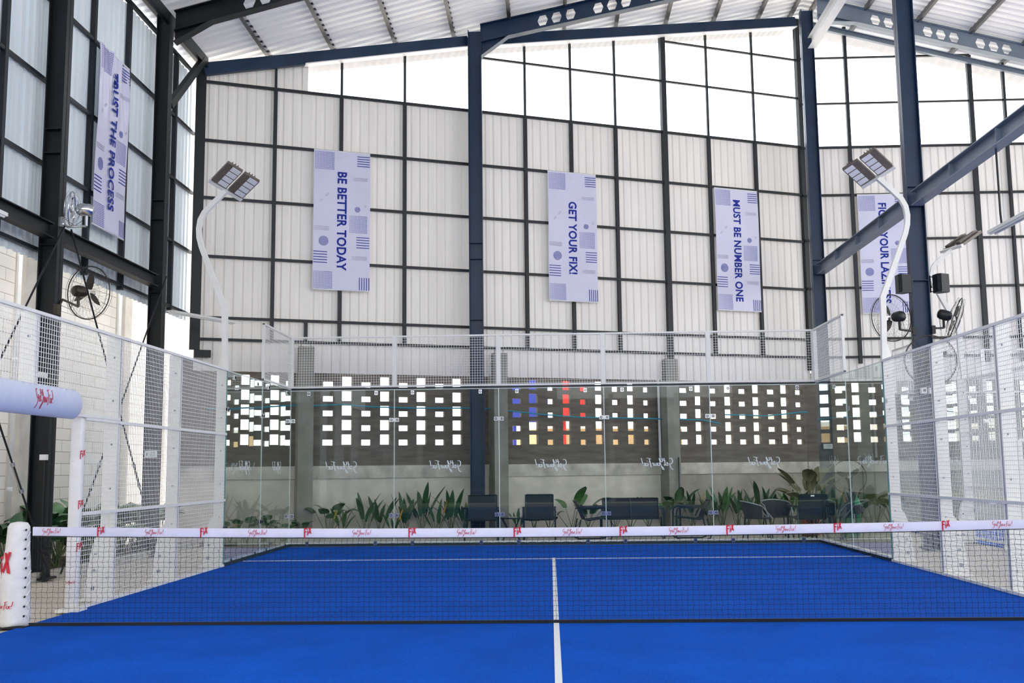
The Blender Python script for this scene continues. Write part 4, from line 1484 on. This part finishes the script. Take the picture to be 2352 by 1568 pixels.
# boxes and signs on the columns
r = empty('junction_box', (-6.93, 4.18, 1.65), 'small white socket box on the near left column', 'box')
g = MB(); g.box((0, 0, 0), (0.09, 0.07, 0.075)); g.build('case', PVC, r)
g = MB(); g.tube([(0, 0.02, -0.03), (0, 0.03, -1.5)], 0.008, 6); g.build('cable', BLACK, r)
r = empty('security_camera', (-6.98, 4.15, 2.76), 'small white camera on the near left column behind the mesh', 'camera')
g = MB(); g.tube([(-0.06, 0, 0.02), (0.06, -0.02, 0.0)], 0.04, 10); g.build('housing', PVC, r)
g = MB(); g.box((0.06, 0.06, -0.02), (0.05, 0.1, 0.04)); g.build('bracket', BROWNM, r)
r = empty('column_sign', (-6.98, 8.15, 1.75), 'small white notice on the second left column behind the mesh', 'sign')
g = MB(); g.box((0, 0, 0), (0.22, 0.006, 0.115)); g.build('board', PAPER, r)
g = MB()
for k in range(4):
    g.box((0.03, -0.005, 0.03 - 0.02 * k), (0.1, 0.002, 0.006))
g.box((-0.07, -0.005, 0), (0.03, 0.002, 0.05))
g.build('printing', GREYB, r)
r = empty('column_sign', (6.42, 14.72, 1.87), 'white notice on the far right column behind the corner glass', 'sign')
g = MB(); g.box((0, 0, 0), (0.21, 0.006, 0.11)); g.build('board', PAPER, r)
g = MB()
for k in range(3):
    g.box((0.02, -0.005, 0.025 - 0.024 * k), (0.12, 0.002, 0.007))
g.build('printing', GREYB, r)
r = empty('security_camera', (6.42, 8.2, 2.68), 'white twin socket box on the speaker column behind the fence', 'camera')
g = MB(); g.box((-0.05, 0, 0), (0.09, 0.08, 0.1)); g.box((0.08, 0, 0), (0.09, 0.08, 0.1)); g.build('housing', PVC, r)
g = MB(); g.lathe((-0.04, -0.042, 0), [(0.026, 0), (0.02, 0.01)], 12, (0, -1, 0)); g.build('lens', BLACK, r)

# teal cable slung along the pierced wall
for pts, lab in (([(0.3, 2.69), (0.67, 2.694), (1.354, 2.727), (1.923, 2.769), (2.46, 2.774), (3.045, 2.799), (3.6, 2.759), (4.54, 2.74), (5.81, 2.752), (6.31, 2.738), (7.437, 2.632), (8.387, 2.57), (9.694, 2.559), (10.708, 2.545), (11.514, 2.529), (12.03, 2.45)], 'long teal hose slung along the pierced grey wall behind the bench'),
                 ([(12.17, 2.657), (12.7, 2.65), (13.313, 2.634), (13.8, 2.68), (14.312, 2.737), (14.5, 2.74)], 'short teal hose slung on the right end of the pierced wall')):
    o = WA(pts[0][0], -0.15, pts[0][1])
    g = MB(); g.tube([WA(s_, -0.15, z) - o for s_, z in pts], 0.014, 6)
    c = g.build('hose', CABLE); c.location = o
    tag(c, lab, 'hose')


# ------------------------------------------------------------------ furniture
def sling_chair(loc, rz, label, w=0.56, sled=False, hback=0.9, group='dark sling garden chairs', name='garden_chair'):
    """faces local -Y"""
    r = empty(name, loc, label, 'chair', group, rz=rz)
    g = MB()
    pf = [(-0.26, 0.44), (-0.22, 0.45), (0.16, 0.40), (0.22, 0.42), (0.30, 0.62), (0.39, hback)]
    hw = w / 2
    th = 0.012
    vs = []
    for y, z in pf:
        vs += [(-hw, y, z), (hw, y, z), (-hw, y + 0.004, z - th), (hw, y + 0.004, z - th)]
    fs = []
    for i in range(len(pf) - 1):
        a, b_ = 4 * i, 4 * i + 4
        fs += [(a, a + 1, b_ + 1, b_), (a + 3, a + 2, b_ + 2, b_ + 3), (a + 2, a, b_, b_ + 2), (a + 1, a + 3, b_ + 3, b_ + 1)]
    fs += [(0, 2, 3, 1), (4 * len(pf) - 4, 4 * len(pf) - 3, 4 * len(pf) - 1, 4 * len(pf) - 2)]
    g.add(vs, fs)
    g.build('sling', SLING, r)
    g = MB()
    for s in (-1, 1):
        g.tube([(s * (hw + 0.012), y, z) for y, z in pf], 0.013, 7)
    g.tube([(-hw, 0.39, hback), (hw, 0.39, hback)], 0.013, 7)
    g.tube([(-hw, -0.24, 0.43), (hw, -0.24, 0.43)], 0.013, 7)
    g.build('seat_frame', FRAME, r)
    for s in (-1, 1):
        x = s * (hw + 0.045)
        g = MB()
        if sled:
            g.tube([(x, 0.34, 0.62), (x, -0.2, 0.64), (x, -0.27, 0.61), (x, -0.29, 0.52), (x, -0.3, 0.08), (x, -0.28, 0.03), (x, -0.2, 0.014), (x, 0.28, 0.014), (x, 0.36, 0.04), (x, 0.38, 0.1), (x, 0.31, 0.42)], 0.014, 7)
        else:
            g.tube([(x, 0.33, 0.63), (x, -0.2, 0.65), (x, -0.27, 0.63), (x, -0.29, 0.56), (x, -0.3, 0.0)], 0.018, 7)
            g.tube([(x, 0.33, 0.63), (x, 0.36, 0.0)], 0.015, 7)
        g.build('leg_frame', FRAME, r)
        g = MB(); g.bar((x, 0.28, 0.655), (x, -0.24, 0.67), 0.045, 0.02); g.build('armrest', FRAME, r)
    return r


PI = math.pi
sling_chair((-1.42, 11.25, 0), 0, 'dark blue sling chair facing the court in front of the middle column')
sling_chair((-0.27, 11.3, 0), 0, 'dark blue sling chair facing the court, right of the small glass table', 0.54)
sling_chair((0.83, 11.3, 0), PI / 2 + 0.1, 'dark sling chair in profile facing right, left of the bench', 0.5, True, 0.78)
sling_chair((2.72, 11.3, 0), -PI / 2, 'dark sling chair in profile facing left, right of the bench', 0.5, True, 0.78)
sling_chair((4.95, 10.95, 0), PI + 0.08, 'dark sling chair seen from behind with a white tag, before the potted plant', 0.47, False, 0.88)
sling_chair((5.55, 11.3, 0), -PI / 2 - 0.75, 'dark navy sling chair turned away by the right corner glass, near the green bin', 0.5, False, 0.9)
# two-seat bench
r = empty('garden_bench', (1.6, 11.6, 0), 'wide dark sling bench facing the court between two profile chairs', 'bench')
g = MB()
pf = [(-0.26, 0.42), (0.18, 0.40), (0.24, 0.44), (0.36, 0.80)]
for a, b_ in ((-0.56, -0.01), (0.01, 0.56)):
    vs = []
    for y, z in pf:
        vs += [(a, y, z), (b_, y, z), (a, y + 0.01, z - 0.014), (b_, y + 0.01, z - 0.014)]
    fs = []
    for i in range(len(pf) - 1):
        p0, p1 = 4 * i, 4 * i + 4
        fs += [(p0, p0 + 1, p1 + 1, p1), (p0 + 3, p0 + 2, p1 + 2, p1 + 3), (p0 + 2, p0, p1, p1 + 2), (p0 + 1, p0 + 3, p1 + 3, p1 + 1)]
    g.add(vs, fs)
g.build('sling', SLING, r)
g = MB()
for x in (-0.57, 0, 0.57):
    g.tube([(x, y, z) for y, z in pf], 0.014, 7)
g.tube([(-0.57, 0.36, 0.8), (0.57, 0.36, 0.8)], 0.014, 7); g.tube([(-0.57, -0.26, 0.41), (0.57, -0.26, 0.41)], 0.014, 7)
g.build('seat_frame', FRAME, r)
for x in (-0.62, 0.62):
    g = MB(); g.tube([(x, 0.3, 0.6), (x, -0.24, 0.62), (x, -0.3, 0.56), (x, -0.31, 0.03), (x, 0.0, 0.015), (x, 0.34, 0.03), (x, 0.28, 0.42)], 0.015, 7); g.build('leg_frame', FRAME, r)
# white tag on the chair seen from behind belongs to it
tg = [o_ for o_ in bpy.data.objects if o_.get('label', '').startswith('dark sling chair seen from behind')][0]
g = MB(); g.box((0, 0.412, 0.855), (0.07, 0.006, 0.03)); g.build('tag', PAPER, tg)


def glass_table(loc, label, R=0.27, h=0.46):
    r = empty('glass_table', loc, label, 'table')
    g = MB(); g.lathe((0, 0, h - 0.006), [(0.0, 0), (R, 0), (R, 0.01), (0, 0.01)], 28); g.build('top', MILK, r)
    g = MB(); g.ring((0, 0, h - 0.01), R - 0.01, 0.013, (0, 0, 1), 32, 7); g.build('rim', FRAME, r)
    for k in range(4):
        a = PI / 4 + PI / 2 * k
        g = MB(); g.tube([((R - 0.02) * math.cos(a), (R - 0.02) * math.sin(a), h - 0.02), (0.1 * math.cos(a), 0.1 * math.sin(a), h * 0.5), (R * 0.9 * math.cos(a), R * 0.9 * math.sin(a), 0)], 0.011, 7); g.build('leg', FRAME, r)
    return r


glass_table((-0.84, 11.35, 0), 'small round glass table between the two front-facing sling chairs')
glass_table((5.3, 11.75, 0), 'round glass table partly hidden by the rear-view chair on the right', 0.33, 0.5)


def tub_chair(loc, rz, label):
    """rattan tub chair with a pale tube rim, faces local -Y"""
    r = empty('rattan_chair', loc, label, 'chair', 'rattan tub chairs', rz=rz)
    n = 22
    g = MB()
    vs = []
    for k in range(n + 1):
        a = math.radians(-20 + 220 * k / n)
        t = abs(k / n - 0.5) * 2
        zt = 0.74 - 0.10 * t ** 2
        vs += [(0.25 * math.cos(a), 0.22 * math.sin(a) + 0.02, 0.42), (0.29 * math.cos(a), 0.27 * math.sin(a) + 0.04, zt)]
    g.add(vs, [(2 * k, 2 * k + 2, 2 * k + 3, 2 * k + 1) for k in range(n)])
    g.build('backrest', RATTAN, r)
    g = MB(); g.lathe((0, 0, 0.40), [(0, 0.0), (0.26, 0.0), (0.27, 0.02), (0, 0.03)], 24); g.build('seat', RATTAN, r)
    g = MB()
    rim = [(0.25, -0.26, 0.40)] + [(0.295 * math.cos(math.radians(-20 + 220 * k / n)), 0.275 * math.sin(math.radians(-20 + 220 * k / n)) + 0.04, 0.745 - 0.10 * (abs(k / n - 0.5) * 2) ** 2) for k in range(n + 1)] + [(-0.25, -0.26, 0.40)]
    g.tube(rim, 0.012, 7); g.build('rim', PALEF, r)
    for sx in (-1, 1):
        for sy in (-1, 1):
            g = MB(); g.tube([(sx * 0.2, sy * 0.2, 0.41), (sx * 0.24, sy * 0.25, 0.0)], 0.012, 7); g.build('leg', FRAME, r)
    return r


tub_chair((4.05, 11.25, 0), PI / 2, 'dark rattan tub chair turned sideways, facing right')
tub_chair((4.55, 11.75, 0), 0.1, 'dark rattan tub chair with pale tube rim facing the court')

# green bin
r = empty('dust_bin', (5.95, 11.55, 0), 'green plastic swing-lid dust bin by the right back corner', 'bin')
g = MB(); g.lathe((0, 0, 0), [(0.17, 0.0), (0.19, 0.02), (0.225, 0.6), (0.235, 0.62)], 20); g.build('body', BIN, r, smooth=True)
g = MB(); g.lathe((0, 0, 0.6), [(0.25, 0.0), (0.255, 0.05), (0.22, 0.07), (0.2, 0.15), (0.14, 0.23), (0.05, 0.26), (0.0, 0.262)], 20); g.build('lid', BIN, r, smooth=True)
g = MB()
n = 26
vs = []
for k in range(n):
    a = 2 * PI * k / n
    vs += [(0.25 * math.cos(a), 0.25 * math.sin(a), 0.655), (0.268 * math.cos(a), 0.268 * math.sin(a), 0.62), (0.262 * math.cos(a), 0.262 * math.sin(a), 0.52 - 0.05 * math.sin(5 * a) - (0.06 if k % 3 == 0 else 0))]
g.add(vs, [(3 * k + j, (3 * k + 3 + j) % (3 * n), (3 * k + 4 + j) % (3 * n), 3 * k + 1 + j) for k in range(n) for j in (0, 1)])
g.build('bin_bag', BAG, r)
g = MB()
g.ring((0.02, -0.219, 0.33), 0.028, 0.005, (0, 1, 0.05), 16, 4)
g.bar((0.02, -0.216, 0.29), (0.02, -0.222, 0.37), 0.012, 0.006, (0, 1, 0)); g.bar((-0.02, -0.216, 0.27), (0.06, -0.216, 0.27), 0.012, 0.006, (0, 1, 0))
g.build('emblem', PAPER, r)


# ------------------------------------------------------------------ plants
def leaf(mb, base, az, tilt, pet, L, W, droop, kind, fold=0.25):
    """petiole of length pet from base, then a blade; tilt = elevation in radians"""
    d = Vector((math.cos(az) * math.cos(tilt), math.sin(az) * math.cos(tilt), math.sin(tilt)))
    side = Vector((-math.sin(az), math.cos(az), 0))
    p = Vector(base)
    pts = [p.copy()]
    for i in range(3):
        p = p + d * (pet / 3)
        pts.append(p.copy())
    mb.cur = 1
    mb.tube(pts, [0.009, 0.008, 0.007, 0.006], 4, cap=False)
    mb.cur = 0
    n = 8
    vs = []
    t = tilt
    for i in range(n + 1):
        u = i / n
        if kind == 'strap':
            w = W * math.sin(math.pi * min(1, 0.12 + u * 0.88)) ** 0.75
        elif kind == 'heart':
            w = W * (math.sin(math.pi * (0.28 + 0.72 * u)) ** 0.7 if u > 0 else 0.7)
        else:
            w = W * math.sin(math.pi * (0.1 + 0.9 * u)) ** 0.5
        if i == n:
            w = 0.0
        dd = Vector((math.cos(az) * math.cos(t), math.sin(az) * math.cos(t), math.sin(t)))
        up = side.cross(dd)
        vs += [p + side * (w / 2) - up * (fold * w / 2) * -1, p, p - side * (w / 2) + up * (fold * w / 2)]
        p = p + dd * (L / n)
        t -= droop / n
    mb.add(vs, [(3 * i + j, 3 * i + 1 + j, 3 * i + 4 + j, 3 * i + 3 + j) for i in range(n) for j in (0, 1)])


def plant(x, y, kind, h, n, label, rnd, m=LEAF, accent=None, group='plants in the rear bed', z0=0.06, name=None, face=None):
    nm = name or {'strap': 'lance_leaf_plant', 'heart': 'heart_leaf_plant', 'banana': 'broad_leaf_plant'}[kind]
    mb = MB()
    for i in range(n):
        az = (2 * math.pi * i / n + rnd.uniform(-0.4, 0.4)) if face is None else face + rnd.uniform(-1.2, 1.2)
        q = h * rnd.uniform(0.72, 1.0)
        if kind == 'strap':
            leaf(mb, (rnd.uniform(-0.05, 0.05), rnd.uniform(-0.04, 0.04), 0), az, rnd.uniform(1.05, 1.45), q * 0.42, q * 0.62, q * 0.10 + 0.015, rnd.uniform(0.1, 0.9), 'strap', 0.14)
        elif kind == 'heart':
            leaf(mb, (rnd.uniform(-0.04, 0.04), rnd.uniform(-0.04, 0.04), 0), az, rnd.uniform(0.95, 1.4), q * 0.85, q * 0.42 + 0.04, q * 0.30 + 0.04, rnd.uniform(1.5, 2.3), 'heart')
        else:
            leaf(mb, (rnd.uniform(-0.03, 0.03), rnd.uniform(-0.03, 0.03), 0), az, rnd.uniform(0.9, 1.35), q * 0.62, q * 0.5, q * 0.2 + 0.03, rnd.uniform(0.9, 1.7), 'banana')
    r = empty(nm, (x, y, z0), label, 'plant', group)
    mb.build('foliage', [m, STEM], r, smooth=True)
    if accent:
        a = MB()
        leaf(a, (0.02, -0.03, 0), -0.4, 1.3, h * 0.55, h * 0.5, 0.07, 0.3, 'strap')
        a.build('yellow_leaf', [accent, STEM], r)
    return r


rp = random.Random(11)
# s along the slanted wall, kind, height, leaves, material, accent
SPEC = [
    (0.75, 'heart', 0.42, 6, LEAF, YELLOW), (1.05, 'heart', 0.58, 6, LEAF2, None), (1.42, 'heart', 0.55, 7, LEAF2, None), (1.78, 'heart', 0.42, 6, LEAF, None),
    (2.12, 'heart', 0.40, 6, LEAF2, None), (2.66, 'heart', 0.78, 7, LEAF2, LIME), (2.98, 'strap', 0.80, 7, LEAF, None), (3.38, 'strap', 1.02, 6, LEAF2, None),
    (3.72, 'strap', 0.98, 6, LEAF2, None), (4.0, 'strap', 0.6, 6, LEAF, YELLOW), (4.28, 'strap', 0.95, 9, LEAF2, None), (4.6, 'strap', 1.18, 7, LEAF2, None),
    (4.88, 'strap', 0.82, 8, LEAF, YELLOW), (5.18, 'strap', 1.15, 9, LEAF2, None), (5.5, 'strap', 0.86, 8, LEAF, None), (5.85, 'strap', 0.95, 8, LEAF2, None),
    (6.75, 'strap', 0.6, 5, LEAF, YELLOW), (7.05, 'heart', 0.45, 6, LEAF, None), (7.5, 'heart', 0.5, 6, LEAF2, None), (7.95, 'banana', 1.12, 5, LEAF, None),
    (8.35, 'banana', 0.75, 6, LEAF2, None), (8.9, 'heart', 0.6, 6, LEAF, None), (9.35, 'banana', 0.78, 6, LEAF, None), (9.75, 'banana', 0.8, 6, LEAF, None),
    (10.15, 'heart', 0.72, 7, LEAF, None), (10.62, 'banana', 1.0, 6, LEAF2, None), (10.98, 'strap', 0.9, 6, LEAF2, YELLOW), (11.35, 'strap', 0.95, 8, LEAF2, None),
    (11.7, 'strap', 1.05, 9, LEAF, None), (12.05, 'strap', 1.0, 9, LEAF2, None), (12.42, 'strap', 0.92, 8, LEAF, None), (12.75, 'strap', 1.2, 6, LEAF2, None),
    (13.1, 'strap', 0.95, 8, LEAF2, None), (13.5, 'strap', 1.0, 8, LEAF, None), (13.9, 'strap', 0.9, 8, LEAF2, None),
]
DESC = {'strap': 'lance-leaved green plant', 'heart': 'low round-leaved green plant', 'banana': 'broad-leaved green plant'}
NUMB = ['leftmost'] + ['%s from left' % w for w in ORD[1:]] + ['%s from right' % ORD[34 - k] for k in range(20, 34)] + ['rightmost']
for i, (s, kind, h, n, m, acc) in enumerate(SPEC):
    q = WA(s, 0.28 + rp.uniform(-0.08, 0.22), 0)
    lab = f'{DESC[kind]}{" with a yellow leaf" if acc else ""}, {NUMB[i]} along the grey back wall'
    plant(q.x, q.y, kind, h, n, lab, rp, m, acc)

# tall potted plant behind the chairs
r = empty('potted_plant', (5.35, 12.3, 0.0), 'tall olive-leaved plant in a terracotta pot near the right back corner', 'plant')
g = MB(); g.lathe((0, 0, 0.0), [(0.15, 0), (0.2, 0.36), (0.225, 0.38), (0.225, 0.44), (0.19, 0.44), (0.18, 0.40), (0, 0.40)], 22)
st = g.build('pot', TERRA, r, smooth=False)
g = MB(); g.lathe((0, 0, -0.0), [(0.2, 0.0), (0.2, 0.02), (0, 0.02)], 18); g.build('saucer', TERRA, r)
g = MB()
for i in range(19):
    az = 2 * math.pi * i / 19 + rp.uniform(-0.25, 0.25)
    leaf(g, (0, 0, 0.42), az, rp.uniform(0.7, 1.45), rp.uniform(0.5, 0.8), rp.uniform(0.42, 0.55), rp.uniform(0.18, 0.26), rp.uniform(0.7, 1.7), 'banana')
g.build('foliage', [LEAF3, STEM], r)
for i, (x, y, h, m, lab) in enumerate(((6.95, 13.2, 0.95, LEAF3, 'dusty round-leaved plant right of the green bin'), (7.5, 13.6, 0.8, LEAF3, 'drooping round-leaved plant behind the fence end, far right of the bin'),
                                       (6.3, 12.6, 0.85, LEAF2, 'dark round-leaved plant directly behind the green bin'))):
    plant(x, y, 'heart', h, 9, lab, rp, m, None, 'plants by the right corner', 0.0)
# plants along the left block wall
LB = [(-7.75, 4.9, 'banana', 1.0, LEAF2, 'leafy plant right beside the foot of the near left column'), (-7.6, 5.6, 'heart', 0.85, LEAF2, 'dark leafy plant behind the padded doorpost'),
      (-7.75, 6.4, 'banana', 1.15, LEAF, 'tall leafy plant behind the narrow left mesh panel'), (-7.55, 6.9, 'heart', 0.8, LEAF2, 'bushy plant behind the second left fence panel'),
      (-7.7, 7.5, 'banana', 1.1, LEAF, 'broad pale-leaved plant behind the second left fence panel, before the far column'), (-7.6, 8.6, 'heart', 0.85, LEAF2, 'dark plant at the foot of the second left column'),
      (-7.6, 9.4, 'banana', 0.95, LEAF2, 'leafy plant behind the left panel next to the glass'), (-7.5, 10.1, 'heart', 0.8, LEAF, 'rounded plant near the left back corner of the hall'),
      (-7.8, 3.4, 'banana', 0.95, LEAF, 'pale leafy plant at the left edge behind the net post'),
      (-7.25, 5.3, 'heart', 0.6, LEAF2, 'low dark plant in front of the row, left of the padded doorpost'), (-7.2, 6.3, 'heart', 0.55, LEAF2, 'low dark plant at the kerb behind the narrow mesh panel'),
      (-7.2, 7.15, 'heart', 0.6, LEAF2, 'low dark plant at the kerb behind the third left post'), (-7.15, 8.0, 'heart', 0.5, LEAF, 'low plant at the kerb before the second left column')]
for x, y, kind, h, m, lab in LB:
    plant(x, y, kind, h, 17, lab, rp, m, None, 'plants along the left wall', 0.06)
